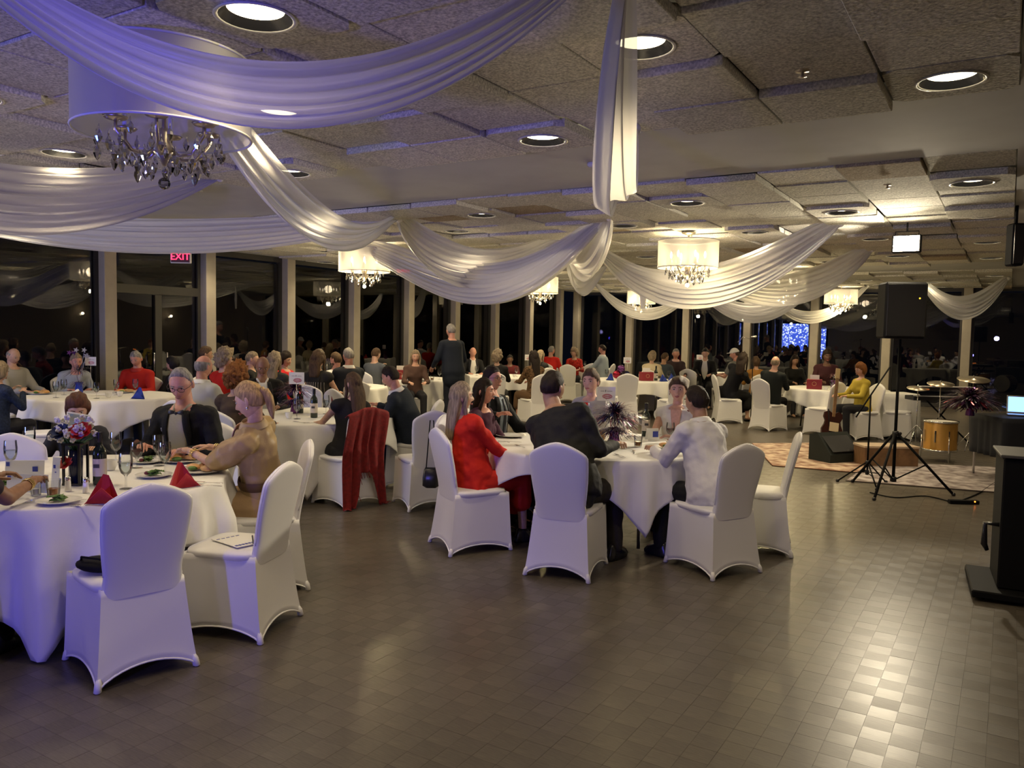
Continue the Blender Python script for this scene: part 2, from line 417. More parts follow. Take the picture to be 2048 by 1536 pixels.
# recessed downlights
dl = thing('recessed_light', (0, 0, 0))
b = MB(); b.lathe([(.166, .002), (.172, -.004), (.160, -.007), (.152, -.002), (.152, .004)], n=28, caps=False); b.obj('trim_ring', mat('white_trim', (.7, .68, .62), .4), dl)
b = MB(); b.lathe([(.152, -.002), (.135, .020), (.118, .034)], n=28, caps=False); b.obj('baffle', black_gloss, dl)
b = MB(); b.lathe([(.002, .024), (.08, .026), (.120, .035)], n=28, caps=False); b.obj('lens', lamp_on, dl)
first = True; col_n = 'first second third fourth fifth'.split(); row_n = 'first second third fourth fifth sixth seventh'.split()
for x, y, sec, r in DL:
    if depth_of(x, y) > 1.5:
        px, py, _ = pxof(x, y, 3.0)
        if -120 < px < 2160 and py > -120:
            c = int((-x-.3)/2.44+.1)
            lab = 'round recessed ceiling light %s, %s row, %s from the right' % (('before the near beam', 'between the two beams', 'beyond the far beam')[sec], row_n[r] if sec else ('last', 'second', 'third', 'fourth')[r]+' before the beam', col_n[c])
            lab = lab.replace('before the near beam, last before the beam row', 'nearest the near beam').replace(' before the beam row', ' row back')
            near = min(tl, key=lambda t: (t[2]-x)**2+(t[3]-y)**2)
            zz = near[4]-.008
            if first: o = dl; o.location = (x, y, zz); tag(o, lab, 'ceiling light', 'recessed ceiling lights'); first = False
            else: dup(dl, (x, y, zz), 0, lab)
    lamp('SPOT', 'downlight_beam', (x, y, 2.98), CAN_W*(1.1 if 2 < y < 3 and x < -2 else .3 if y < 2 or (y < 3 and x > -2) else 1), WARM, (x, y, 0), .1, 125, .8)

# chandeliers
def make_chandelier():
    t = thing('drum_chandelier'); R_ = .388
    b = MB(); b.lathe([(.005, 0), (.09, 0), (.085, -.015), (.04, -.028), (.012, -.045), (.005, -.045)], n=24); b.obj('canopy', brass_m, t)
    b = MB(); b.tube([(0, 0, -.03), (0, 0, -.42)], .010); b.obj('stem', brass_m, t)
    b = MB(); b.lathe([(R_, -.455), (R_, -.11)], n=48, caps=False); b.obj('drum_shade', shade_m, t)
    for z in (-.11, -.455):
        b = MB(); b.tube([(R_*math.cos(a*PI/24), R_*math.sin(a*PI/24), z) for a in range(49)], .006, n=6); b.obj('shade_ring', mat('shade_hem', (.8, .78, .72), .5), t)
    b = MB()
    for k in range(3): a = k*2*PI/3; b.tube([(0, 0, -.13), (R_*math.cos(a), R_*math.sin(a), -.11)], .003, n=5)
    b.obj('shade_spider', brass_m, t)
    for k in range(6):
        a = k*PI/3+.3; c, s_ = math.cos(a), math.sin(a); rr = .215
        b = MB(); b.tube([(.02*c, .02*s_, -.5), (.08*c, .08*s_, -.56), (.15*c, .15*s_, -.55), (rr*c, rr*s_, -.47), (rr*c, rr*s_, -.43)], .008, n=7)
        ar = b.obj('arm', brass_m, t)
        b = MB(); b.lathe([(.004, -.435), (.045, -.425), (.055, -.415), (.02, -.42)], n=14, c=(rr*c, rr*s_, 0)); b.obj('drip_pan', brass_m, ar)
        b = MB(); b.lathe([(.012, -.42), (.012, -.33), (.004, -.33)], n=10, c=(rr*c, rr*s_, 0)); b.obj('candle_sleeve', paper_m, ar)
        b = MB(); b.lathe([(.004, -.33), (.013, -.31), (.014, -.29), (.008, -.26), (.001, -.245)], n=10, c=(rr*c, rr*s_, 0)); b.obj('bulb', bulb_on, ar)
    b = MB(); b.lathe([(.01, -.42), (.04, -.45), (.03, -.49), (.055, -.53), (.02, -.57), (.008, -.6)], n=16); b.obj('hub', brass_m, t)
    cm = MB(); cm.loft([[(r*math.cos(j*PI/3), r*math.sin(j*PI/3), z) for j in range(6)] for r, z in ((.002, 0), (.004, -.012), (.003, -.02), (.012, -.036), (.014, -.05), (.007, -.068), (.001, -.076))]); me = cm.mesh('crystal_drop', crystal_m, False)
    bm_ = MB(); bm_.ball((0, 0, 0), .028, n=10, k=6); 
    rr2 = random.Random(3)
    for k in range(66):
        a = k*2.39996; r = .04+.25*math.sqrt((k % 22+1)/22); z = -.43-.15*(1-(r/.33)**2)-(.035 if k > 22 else 0)+(.06 if k > 44 else 0)+rr2.uniform(-.015, .015)
        o = bpy.data.objects.new('crystal_drop', me); COL.objects.link(o); o.parent = t; o.location = (r*math.cos(a), r*math.sin(a), z); o.rotation_euler = (0, 0, a); s_ = rr2.uniform(.8, 1.25); o.scale = (s_, s_, s_)
    o = bm_.obj('crystal_ball', crystal_m, t, False); o.location = (0, 0, -.68)
    return t
ch0 = make_chandelier()
CHN = [(-3.4, 2.36, 'unlit drum chandelier nearest the camera, hanging behind the blue lit swag', 0), (-3.6, 10.08, 'lit drum chandelier with crystals right of centre, by the brightest swag', 1),
       (-8.38, 9.2, 'lit drum chandelier with crystals left of centre, in front of the window pillars', 1), (-3.6, 15.3, 'drum chandelier glowing through a swag with only its crystals clear', 1),
       (-8.8, 15.3, 'lit drum chandelier behind the wide central swag, crystals peeping below', 1), (-8.73, 20.8, 'small far drum chandelier partly hidden by a hanging drape end', 1),
       (-3.61, 21.2, 'small far drum chandelier right of centre near the black loudspeaker', 1)]
KIDS[ch0.name] = [(c, list(c.children)) for c in ch0.children]
for k, (x, y, lab, on) in enumerate(CHN):
    if k == 0: o = ch0; o.location = (x, y, 3.03); tag(o, lab, 'chandelier', 'drum chandeliers')
    else: o = dup(ch0, (x, y, 3.03), k, lab)
    if on:
        lamp('POINT', 'chandelier_glow', (x, y, 2.74), CHAN_W*.17, WARM, size=.1)
        lamp('POINT', 'chandelier_glow', (x, y, 2.36), CHAN_W*.65, (1, .79, .40), size=.05)
for c in ch0.children:
    for g in c.children:
        if g.name.startswith('bulb'): g.data = g.data.copy(); g.data.materials[0] = bulb_off
lamp('POINT', 'chandelier_glow', (-8.8, 1.5, 2.6), CHAN_W, WARM, size=.3)

# stage light at the bright flare, small loudspeaker under the soffit
t = thing('stage_light', tuple(STAGE), 0, 'blazing white stage light hung under the ceiling above the black loudspeaker', 'spotlight')
R_ = Matrix.Rotation(math.radians(100), 3, 'X') @ Matrix.Rotation(0, 3, 'Z')
b = MB(); b.box((0, .04, 0), (.30, .1, .20), bev=.01); b.obj('housing', black_m, t, False)
b = MB(); b.box((0, -.015, 0), (.26, .012, .17)); b.obj('lens', stage_on, t, False)
b = MB(); b.tube([(-.12, .03, 0), (-.12, .03, .14), (.12, .03, .14), (.12, .03, 0)], .007); b.tube([(0, .03, .14), (0, .03, .24)], .01); b.obj('bracket', black_m, t)
p = at(2030, 490, depth=8.0)
t = thing('ceiling_loudspeaker', (p.x, p.y, p.z-.2), .5, 'slim black loudspeaker hanging at the right edge under the plain soffit', 'speaker')
b = MB(); b.box((0, 0, .2), (.12, .14, .42), bev=.015); b.obj('cabinet', black_m, t, False)
b = MB(); b.box((0, -.075, .2), (.1, .01, .38)); b.obj('grille', black_gloss, t, False)
b = MB(); b.tube([(0, 0, .4), (0, 0, 3.06-p.z+.2)], .015); b.obj('bracket', black_m, t)
p = at(1187, 326, Z=3.05)
t = thing('smoke_alarm', (p.x, p.y, 3.05), 0, 'small white smoke alarm with a red light on the ceiling beam', 'smoke alarm')
b = MB(); b.lathe([(.05, 0), (.05, -.02), (.035, -.035), (.002, -.036)], n=20); b.obj('case', porcelain, t)
b = MB(); b.ball((.02, -.03, -.033), .006); b.obj('indicator', exit_red, t)
for px, py, lab in ((1605, 143, 'dark sprinkler head in the tile ceiling before the beam'), (1775, 370, 'pale sprinkler head in the tiles beyond the beam')):
    p = at(px, py, Z=2.99); t = thing('sprinkler_head', (p.x, p.y, 2.995), 0, lab, 'sprinkler')
    b = MB(); b.lathe([(.035, 0), (.03, -.008), (.008, -.01), (.008, -.03), (.002, -.03)], n=14); b.obj('stem', brass_m, t)
    b = MB(); b.lathe([(.002, -.03), (.022, -.032), (.002, -.035)], n=12); b.obj('deflector', brass_m, t)

# exit signs
def text_mesh(s, size, name, m_, parent, loc, rot, ext=.002):
    c = bpy.data.curves.new(name, 'FONT'); c.body = s; c.size = size; c.extrude = ext; c.align_x = 'CENTER'; c.align_y = 'CENTER'
    tmp = bpy.data.objects.new('tmp', c); COL.objects.link(tmp); bpy.context.view_layer.update()
    me = bpy.data.meshes.new_from_object(tmp.evaluated_get(bpy.context.evaluated_depsgraph_get())); bpy.data.objects.remove(tmp)
    me.materials.clear(); me.materials.append(m_)
    o = bpy.data.objects.new(name, me); COL.objects.link(o); o.parent = parent; o.location = loc; o.rotation_euler = rot; return o
for px, py, dp, lab in ((362, 514, 12.6, 'red glowing EXIT sign over the glass door by the wide pillar'), (808, 541, 17.5, 'red EXIT sign glowing through the white swag left of centre'), (1056, 580, 22.5, 'small red EXIT sign at the far corner of the room')):
    p = at(px, py, depth=dp); a = yaw if px > 300 else .6
    t = thing('exit_sign', (p.x, p.y, p.z), a, lab, 'exit sign', 'exit signs')
    b = MB(); b.box((0, 0, 0), (.32, .05, .2), bev=.008); b.obj('sign_box', porcelain, t, False)
    b = MB(); b.box((0, -.027, 0), (.29, .006, .17)); b.obj('face_plate', mat('exit_face', (.08, .005, .01), .5), t, False)
    text_mesh('EXIT', .15, 'lettering', exit_red, t, (0, -.033, 0), (PI/2, 0, 0))
    b = MB(); b.tube([(0, 0, .1), (0, 0, 3.05-p.z)], .012); b.obj('stem', porcelain, t)
# wall sconces on the right-hand wall, seen mirrored in the glass
for k, y in enumerate((4., 8., 12., 16., 19.5)):
    t = thing('wall_sconce', (XR-.02, y, 2.0), PI/2, 'small lit sconce on the right wall, mirrored in the glass, %s from the back wall' % ('first', 'second', 'third', 'fourth', 'fifth')[k], 'sconce', 'wall sconces')
    b = MB(); b.box((0, .01, 0), (.12, .02, .2), bev=.008); b.obj('back_plate', brass_m, t, False)
    b = MB(); b.lathe([(.03, .02), (.07, .12), (.075, .12)], n=14, c=(0, .12, 0), caps=False); b.obj('cup', shade_m, t)
    b = MB(); b.ball((0, .12, .07), .035); b.obj('bulb', bulb_on, t)
    lamp('POINT', 'sconce_glow', (XR-.25, y, 2.1), 3, WARM, size=.05)

# ------------------------------------------------------------------ swags of sheer fabric
def swag(E1, E2, sag, wid, label, lat=.18, skew=.5, folds=7, seed=1, gather=.10, name='fabric_swag', side=1):
    E1 = Vector(E1); E2 = Vector(E2); rr = random.Random(seed)
    d = (E2-E1); dh = Vector((d.x, d.y, 0)).normalized(); nrm = Vector((-dh.y, dh.x, 0))*side
    nt_, nv = 44, 40; G = []
    ph = [rr.uniform(0, 6.28) for _ in range(4)]
    for i in range(nt_+1):
        t = i/nt_; tt = t**(math.log(.5)/math.log(skew)) if skew != .5 else t
        base = E1.lerp(E2, t); para = 4*tt*(1-tt); env = max(0, para)**.55
        row = []
        for j in range(nv+1):
            v = j/nv
            dz = sag*para-wid*env*(1-v)-gather*.3*(1-env)*(1-v)
            L = lat*env*math.sin(v*PI*.9)*1.0+lat*.6*env*(v-.5)
            rip = (.030*math.sin(v*folds*PI*2+ph[0]+1.2*math.sin(t*3+ph[1]))+.014*math.sin(v*folds*4.6*PI+ph[2]+t*4))*(.35+.65*env)*min(1.4, wid*2+.35)
            p = base+Vector((0, 0, -dz))+nrm*(L+rip)+Vector((0, 0, rip*.5))
            row.append(p)
        G.append(row)
    b = MB(); b.grid(G)
    t = thing(name, tuple(E1), 0, label, 'drape', 'ceiling swags')
    for k in range(len(b.v)): b.v[k] = tuple(Vector(b.v[k])-E1)
    b.obj('fabric', drape_m, t)
    for e in (Vector((0, 0, 0)), E2-E1):
        q = MB(); q.ball(e+Vector((0, 0, .01)), (.035, .035, .04)); q.tube([e+Vector((0, 0, .0)), e+Vector((0, 0, .07))], .006); q.obj('ceiling_hook', porcelain, t)
    return t
def A(px, py, Z=3.0): return at(px, py, Z=Z)
Q1 = Vector((-1.30, 2.62, 2.97)); QL = Vector((-3.05, 1.2, 2.97))
swag(QL, Q1, .60, .20, 'large blue lit swag sweeping across the top left of the room', .10, .5, 5, 1, side=1)
swag(A(1262, -70, 2.97), A(1272, 262), .70, .12, 'white swag end hanging straight down at top centre', .15, .5, 3, 2)
swag(A(372, 120), A(795, 440), .62, .26, 'white swag crossing diagonally from the near chandelier down to the centre', .16, .5, 5, 3)
swag(A(-420, 250), A(440, 358), .62, .52, 'wide pale swag hanging at the left edge below the near chandelier', .2, .45, 7, 4)
swag(A(-230, 420), A(800, 441), .44, .40, 'broad shaded swag stretching low across the left in front of the windows', .2, .5, 7, 5)
swag(A(797, 442), A(1122, 484), .72, .50, 'upper golden swag left of centre running to the gathered loop', .25, .45, 7, 6)
swag(A(652, 487, 3.05), A(1216, 440, 3.04), 1.0, .55, 'long golden lit swag passing behind the left chandelier', .25, .66, 9, 7, side=-1)
swag(A(1122, 484), A(1218, 438), .62, .30, 'short gathered loop of fabric glowing at its fold right of centre', .2, .35, 4, 8)
swag(A(1145, 500), A(1225, 520), .68, .45, 'small gathered loop hanging just below the glowing one', .25, .5, 4, 9)
swag(A(1190, 500), A(1682, 449), .95, .55, 'brightly lit swag rising to the right behind the right chandelier', .25, .45, 8, 10)
swag(A(1345, 545), A(1745, 500), .78, .50, 'swag with a blazing white patch left of the stage light', .25, .6, 8, 11)
swag(A(1188, 568), A(1398, 572), .92, .32, 'thin far swag passing in front of the small chandelier', .2, .5, 5, 12)
swag(A(1380, 565), A(1645, 558), .98, .45, 'far swag with a bright right end, below the brighter one', .2, .5, 6, 13)
swag(A(1530, 575), A(1738, 573), .92, .3, 'thin far swag hanging below the far right chandelier', .2, .45, 5, 14)
swag(A(1838, 564), A(2018, 558), .85, .5, 'lone swag at the far right beyond the black loudspeaker', .25, .5, 6, 15)
def tail(px, py, dp, L, wd, lab, seed):
    p = at(px, py, depth=dp); rr = random.Random(seed); G = []
    for i in range(13):
        t = i/12; ww = wd*(.6+.4*math.sin(min(1, t*1.3)*PI*.9))*(1 if t < .9 else .8)
        G.append([(ww*math.cos(a*PI/10)*(1+.12*math.sin(a*2.3)), ww*.5*math.sin(a*PI/10)*(1+.2*math.sin(a*1.9)), -L*t) for a in range(20)])
    t = thing('drape_tail', tuple(p), yaw, lab, 'drape', 'hanging drape ends')
    b = MB(); b.grid(G, wrap=True); b.obj('fabric', drape_m, t)
    b = MB(); b.tube([(0, 0, .0), (0, 0, 3.04-p.z)], .008); b.obj('hook', porcelain, t)
tail(1287, 566, 15.5, .5, .065, 'narrow drape end hanging in front of the small far chandelier', 1)
tail(1383, 573, 14.5, .33, .09, 'short looped drape end below the right chandelier', 2)

# ------------------------------------------------------------------ covered banquet chairs
def make_chair():
    t = thing('banquet_chair')
    # skirt: four stretched panels between the feet
    FC = [(-.238, -.262), (.238, -.262), (.228, .262), (-.228, .262)]; TC = [(-.192, -.200), (.192, -.200), (.214, .232), (-.214, .232)]
    n, K = 12, 12; rows = []
    for k in range(K+1):
        v = k/K; ring = []
        for s_ in range(4):
            a, b2 = s_, (s_+1) % 4
            for i in range(n):
                u = i/n; arch = (.075 if s_ in (0, 2) else .06)*(4*u*(1-u))**.8
                bow = .022*(4*u*(1-u))**.7*(1-v)**.8
                fx = FC[a][0]*(1-u)+FC[b2][0]*u; fy = FC[a][1]*(1-u)+FC[b2][1]*u
                tx = TC[a][0]*(1-u)+TC[b2][0]*u; ty = TC[a][1]*(1-u)+TC[b2][1]*u
                nx, ny = [(0, 1), (-1, 0), (0, -1), (1, 0)][s_]
                c = v**.75; x = fx*(1-c)+tx*c+nx*bow; y = fy*(1-c)+ty*c+ny*bow; z = .006+arch*(1-v)+(.455-.006)*v
                ring.append((x, y, z))
        rows.append(ring)
    b = MB(); b.grid(rows, wrap=True); o = b.obj('skirt', chair_m, t, auto=50)
    q = o.modifiers.new('thick', 'SOLIDIFY'); q.thickness = .006
    b = MB(); b.tube(rows[0]+[rows[0][0]], .005, n=6); b.obj('hem', seam_m, o)
    def sup(hx, hy, cx, cy, z, n=32, p=3.2, yo=0):
        out = []
        for j in range(n):
            a = 2*PI*j/n; c, s_ = math.cos(a), math.sin(a)
            out.append((cx+hx*math.copysign(abs(c)**(2/p), c), cy+hy*math.copysign(abs(s_)**(2/p), s_), z))
        return out
    b = MB(); b.loft([sup(hx, hy, 0, .015, z, p=5) for hx, hy, z in ((.196, .200, .425), (.213, .217, .44), (.217, .221, .458), (.212, .216, .472), (.16, .165, .481), (.06, .06, .485))]); b.obj('seat', chair_m, t)
    R_ = []
    for k in range(26):
        u = k/25; z = .40+.548*(1-(1-u)**1.35); zz = min(1, max(0, (z-.40)/.55))
        hw = .178+.012*(1-min(1, zz/.25))+.030*math.sin(min(1, max(0, (zz-.2)/.6))*PI/2)
        if z > .84: q = max(0, (.949-z)/.085); hw *= max(.03, min(1, q**.62) if q < .8 else 1-.13*max(0, (1.3-q)/.5)**2)
        yc = -.180-.113*zz**1.25; th = .026*(1 if z < .90 else max(.15, 1-((z-.90)/.05)**2)**.5)
        R_.append(sup(hw, th, 0, yc, z, 28, 4))
    b = MB(); b.loft(R_); o = b.obj('backrest', chair_m, t, auto=60)
    pts = []
    for k in range(4, 26):
        pts.append(min(R_[k], key=lambda p: p[0]))
    for k in range(25, 3, -1): pts.append(max(R_[k], key=lambda p: p[0]))
    b = MB(); b.tube(pts, .004, n=5); b.obj('seam_piping', seam_m, o)
    for x, y in FC:
        b = MB(); b.loft([[(x*s_+r*math.cos(j*PI/6), y*s_+r*math.sin(j*PI/6), z) for j in range(12)] for r, z, s_ in ((.012, 0, .97), (.018, .004, .965), (.016, .04, .945), (.008, .06, .93))]); b.obj('foot_pocket', chair_m, t)
    return t
chair0 = make_chair(); KIDS[chair0.name] = [(c, list(c.children)) for c in chair0.children]; used = []
def chair(x, y, rz, label, group='covered banquet chairs'):
    if not used: used.append(1); o = chair0; o.location = (x, y, 0); o.rotation_euler = (0, 0, rz); return tag(o, label, 'chair', group)
    return tag(dup(chair0, (x, y, 0), rz, label, group), None, 'chair')

# ------------------------------------------------------------------ round tables and cloths
TAB = {}
def table(key, x, y, ang, tdesc, R=.905, a=1.145):
    TAB[key] = (x, y)
    t = thing('round_table', (x, y, 0), ang, 'round banquet table, %s' % tdesc, 'table', 'round banquet tables')
    b = MB(); b.lathe([(.02, .727), (R-.01, .727), (R, .735), (R, .752), (R-.01, .757), (.02, .757)], n=48); b.obj('tabletop', wood_m, t, auto=40)
    for sx in (-1, 1):
        for sy in (-1, 1):
            b = MB(); b.tube([(sx*.5, sy*.3, .73), (sx*.52, sy*.34, .02)], .014); b.obj('leg', metal_m, t)
            b = None
    rr = random.Random(hash(key) % 1000 if 0 else sum(map(ord, key))); n = 168; G = []
    ph = [rr.uniform(0, 6.28) for _ in range(5)]
    for s_ in (0.004, .3, .6, .85): G.append([(R*s_*math.cos(2*PI*j/n), R*s_*math.sin(2*PI*j/n), .7625) for j in range(n)])
    for s_, dz in ((.985, 0), (.998, -.002), (1.006, -.008)): G.append([(R*s_*math.cos(2*PI*j/n), R*s_*math.sin(2*PI*j/n), .7625+dz) for j in range(n)])
    K = 14
    for k in range(1, K+1):
        row = []
        for j in range(n):
            th = 2*PI*j/n; q = max(abs(math.cos(th)), abs(math.sin(th))); dr = a/q-R-.01
            cr_ = max(0, (dr-.30)/.4); d = dr*k/K
            dd = th % (PI/2)-PI/4                                     # from the corner
            fold = .026*math.sin(th*13+ph[0]+.6*math.sin(th*3+ph[1]))+.014*math.sin(th*23+ph[2])
            amp = min(1, d/.22)
            gather = (cr_**.6)*.085*math.cos(dd*19)*min(1, d/.35)
            r = R+.010+fold*amp+.030*amp+gather-.03*(d/.7)*cr_
            row.append((r*math.cos(th), r*math.sin(th), max(.012, .7545-d+.004*math.sin(th*9))))
        G.append(row)
    b = MB(); b.grid(G, wrap=True)
    o = b.obj('tablecloth', cloth_m, None, thick=.003); o.location = (x, y, 0); o.rotation_euler = (0, 0, ang)
    tag(o, 'white cloth on %s' % tdesc, 'tablecloth', 'white tablecloths'); return t
D = math.radians
table('T1', -4.78, 2.66, D(7.1), 'the nearest table, at the left edge with red napkins', a=1.22)
table('T2', -2.93, 6.08, D(3.7), 'the central table with the sign card and the woman in red', a=1.035)
table('T3', -6.35, 6.10, D(1), 'the table beside the chair with the dark red shawl')
table('T4', -10.15, 6.10, D(10), 'the blue lit table by the left window pillar')
table('T5', -9.45, 9.60, D(30), 'the table beside the woman in the striped strap top')
table('T6', -9.95, 12.2, D(15), 'the table in front of the standing man')
table('T7', -9.30, 14.5, D(50), 'the table of the bald man left of the corner')
table('T8', -10.2, 19.9, D(20), 'the far corner table of the man in light blue')
table('T9', -6.65, 15.65, D(35), 'the table with the glitter ball centrepiece and red gift box')
table('T10', -6.45, 20.2, D(5), 'the far table of the man in the white cap')
table('T11', -2.72, 16.0, D(45), 'the right table beside the bald man in black')

# ------------------------------------------------------------------ people
SK = dict(fair=(.55, .33, .235), pink=(.58, .28, .20), tan=(.42, .23, .14), brown=(.27, .13, .07), dark=(.13, .065, .04), warm=(.62, .36, .26))
def skin(k): return mat('skin_'+k, SK[k], .5, noise=.12, nscale=40)
HAIRC = dict(brown=(.085, .048, .024), dkbrown=(.022, .012, .007), black=(.01, .008, .008), blonde=(.42, .27, .12), ash=(.30, .23, .15), grey=(.28, .26, .24), white=(.5, .48, .45), ginger=(.22, .08, .015), auburn=(.09, .03, .014))
def hairmat(k): return mat('hair_'+k, HAIRC[k], .58, noise=.5, nscale=9, stretch=(9, 9, 1), bump=.5, bscale=22, spec=.25)
def fabric(name, col, noise=.0, rough=.75, nscale=9): return mat('fabric_'+name, col, rough, noise=noise, nscale=nscale, bump=.15, bscale=90, sheen=.0, spec=.2)
white_eye = mat('eye_white', (.38, .35, .33), .3); iris_m = mat('iris', (.05, .03, .02), .15); lip_m = mat('lips', (.42, .13, .11), .45)

def headgrid(nu, nv, tf=None):
    """rings of the head surface, bottom to top; tf gives a thickness per direction (hair) or None (skin)"""
    G = []
    for i in range(nv+1):
        ph = PI*(i+.12 if i == 0 else (i-.12 if i == nv else i))/nv; row = []
        for j in range(nu):
            th = 2*PI*j/nu+PI/2; d = (math.sin(ph)*math.cos(th), math.sin(ph)*math.sin(th), -math.cos(ph))
            x, y, z = .075*d[0], .094*d[1], .116*d[2]
            lo = max(0, -d[2])
            x *= 1-.30*lo**1.4; y *= (1-.42*lo) if d[1] < 0 else (1-.06*lo)
            if d[1] > .2:
                f = min(1, (d[1]-.2)/.4)
                sg = .030 if z > -.026 else .009
                y += f*.025*math.exp(-(x/.0115)**2)*math.exp(-((z+.026)/sg)**2)
                y -= f*.010*math.exp(-((abs(x)-.031)/.014)**2-((z-.012)/.011)**2)
                y += f*.004*math.exp(-((z-.034)/.010)**2)
                y += f*.006*math.exp(-(x/.021)**2-((z+.056)/.010)**2)
                y -= f*.003*math.exp(-(x/.02)**2-((z+.073)/.006)**2)
                y += f*.008*math.exp(-(x/.022)**2-((z+.096)/.016)**2)
                y += f*.004*math.exp(-((abs(x)-.042)/.018)**2-((z+.022)/.02)**2)
            if tf:
                T_ = tf(d); k = 1+T_/.095; x *= k; y = y*k if d[1] < 0 else y+(T_ if T_ < 0 else T_*d[1]); z *= k
            row.append((x, y, z))
        G.append(row)
    return G
def smooth(v): v = max(0, min(1, v)); return v*v*(3-2*v)
def interp(x, X, Y): return float(np.interp(x, X, Y))
def hair_cap(style, seed):
    rr = random.Random(seed); a0 = rr.uniform(0, 6)
    HL = dict(short=[-.62, -.5, -.06, .30, .48, .50], crew=[-.55, -.4, .0, .34, .50, .54], recede=[-.6, -.5, .0, .55, .85, .9], long=[-.85, -.75, -.4, .2, .42, .45], bob=[-.9, -.85, -.65, .1, .36, .40], up=[-.62, -.5, -.1, .22, .40, .43])
    def tf(d):
        st = style; h = interp(d[1], [-1, -.3, .12, .45, .8, 1], HL.get({'fringe': 'short', 'curly': 'bob', 'wavy': 'long', 'ponytail': 'up', 'bun': 'up'}.get(st, st), HL['short']))
        m = smooth((d[2]-h)/.22)
        T_ = dict(short=.013, crew=.009, recede=.010, long=.016, bob=.028, up=.020, fringe=.009, curly=.045, wavy=.024, ponytail=.014, bun=.013)[st]
        T_ *= 1-.6*smooth((d[1]-.1)/.5)*smooth((.85-d[2])/.4)
        if st == 'fringe': m *= smooth((.52-d[2])/.15)*smooth((.45-d[1])/.2)
        T_ *= 1+.35*math.sin(d[0]*9+a0)*math.sin(d[2]*7+a0*2)
        if st in ('curly', 'wavy'): T_ *= 1+.5*math.sin(d[0]*23+a0)*math.sin(d[1]*21)*math.sin(d[2]*19+a0)
        return -.012+(T_+.012)*m
    return tf

def torso_rings(sex, fat, infl=0, top=.565, bot=-.10):
    w_ = 1.0 if sex == 'm' else .88
    base = [(-.10, .165, .115), (-.03, .185, .135), (.05, .178, .13), (.15, .162 if sex == 'm' else .145, .12), (.25, .160 if sex == 'm' else .135, .115), (.34, .172 if sex == 'm' else .155, .122), (.42, .182 if sex == 'm' else .165, .122), (.49, .178 if sex == 'm' else .158, .105), (.535, .13, .085), (.565, .075, .066)]
    out = []
    for s_, rx, ry in base:
        if s_ > top+.001 or s_ < bot-.001: continue
        f = 1+fat*(1.0 if s_ < .3 else .35)
        out.append((s_, rx*w_*f+infl, ry*f+infl))
    return out

class Person:
    pass
PEOPLE = []; JOBS = []
def solve_arm(sh, tgt, l1, l2, out):
    d = tgt-sh; L = min(d.length, (l1+l2)*.985); u = d.normalized(); tgt = sh+u*L
    a = (l1*l1-l2*l2+L*L)/(2*L); h_ = math.sqrt(max(0, l1*l1-a*a)); pole = (out-u*out.dot(u)).normalized()
    return sh+u*a+pole*h_, tgt
def hand(b, wrist, dirv, side, m_, n=6, palm_dn=True, curl=.5, s_=1.0):
    d = dirv.normalized(); upv = Vector((0, 0, 1)); 
    lat = d.cross(upv).normalized()*(1 if side > 0 else -1)          # away from the body for that hand
    nrm = lat.cross(d)*(1 if side > 0 else -1)                       # back of the hand, upward
    if nrm.z < 0: nrm = -nrm
    c = wrist+d*.045*s_
    R_ = Matrix((lat, d, nrm)).transposed()
    b.ball(c, (.040*s_, .052*s_, .017*s_), m_, 10, 6, R_); b.cap(wrist-d*.04*s_, wrist+d*.02*s_, .025*s_, .026*s_, m_, 8, 2)
    for k in range(4):
        o = (-.028+.0185*k)*s_; ln = (.062, .078, .084, .074)[3-k]*s_*.5 if side else 0
        ln = [.036, .042, .046, .038][k]*s_
        p0 = wrist+d*.085*s_+lat*(o)*-1+nrm*.002; p1 = p0+(d*math.cos(curl*.6)-nrm*math.sin(curl*.6))*ln; p2 = p1+(d*math.cos(curl*1.7)-nrm*math.sin(curl*1.7))*ln*.85
        b.cap(p0, p1, .0088*s_, .0082*s_, m_, n, 2); b.cap(p1, p2, .0080*s_, .0066*s_, m_, n, 2)
    t0 = wrist+d*.025*s_-lat*.028*s_; t1 = t0+(d*.7-lat*.75-nrm*.25).normalized()*.038*s_; t2 = t1+(d*.95-lat*.2-nrm*.35).normalized()*.032*s_
    b.cap(t0, t1, .0115*s_, .010*s_, m_, n, 2); b.cap(t1, t2, .0098*s_, .0075*s_, m_, n, 2)

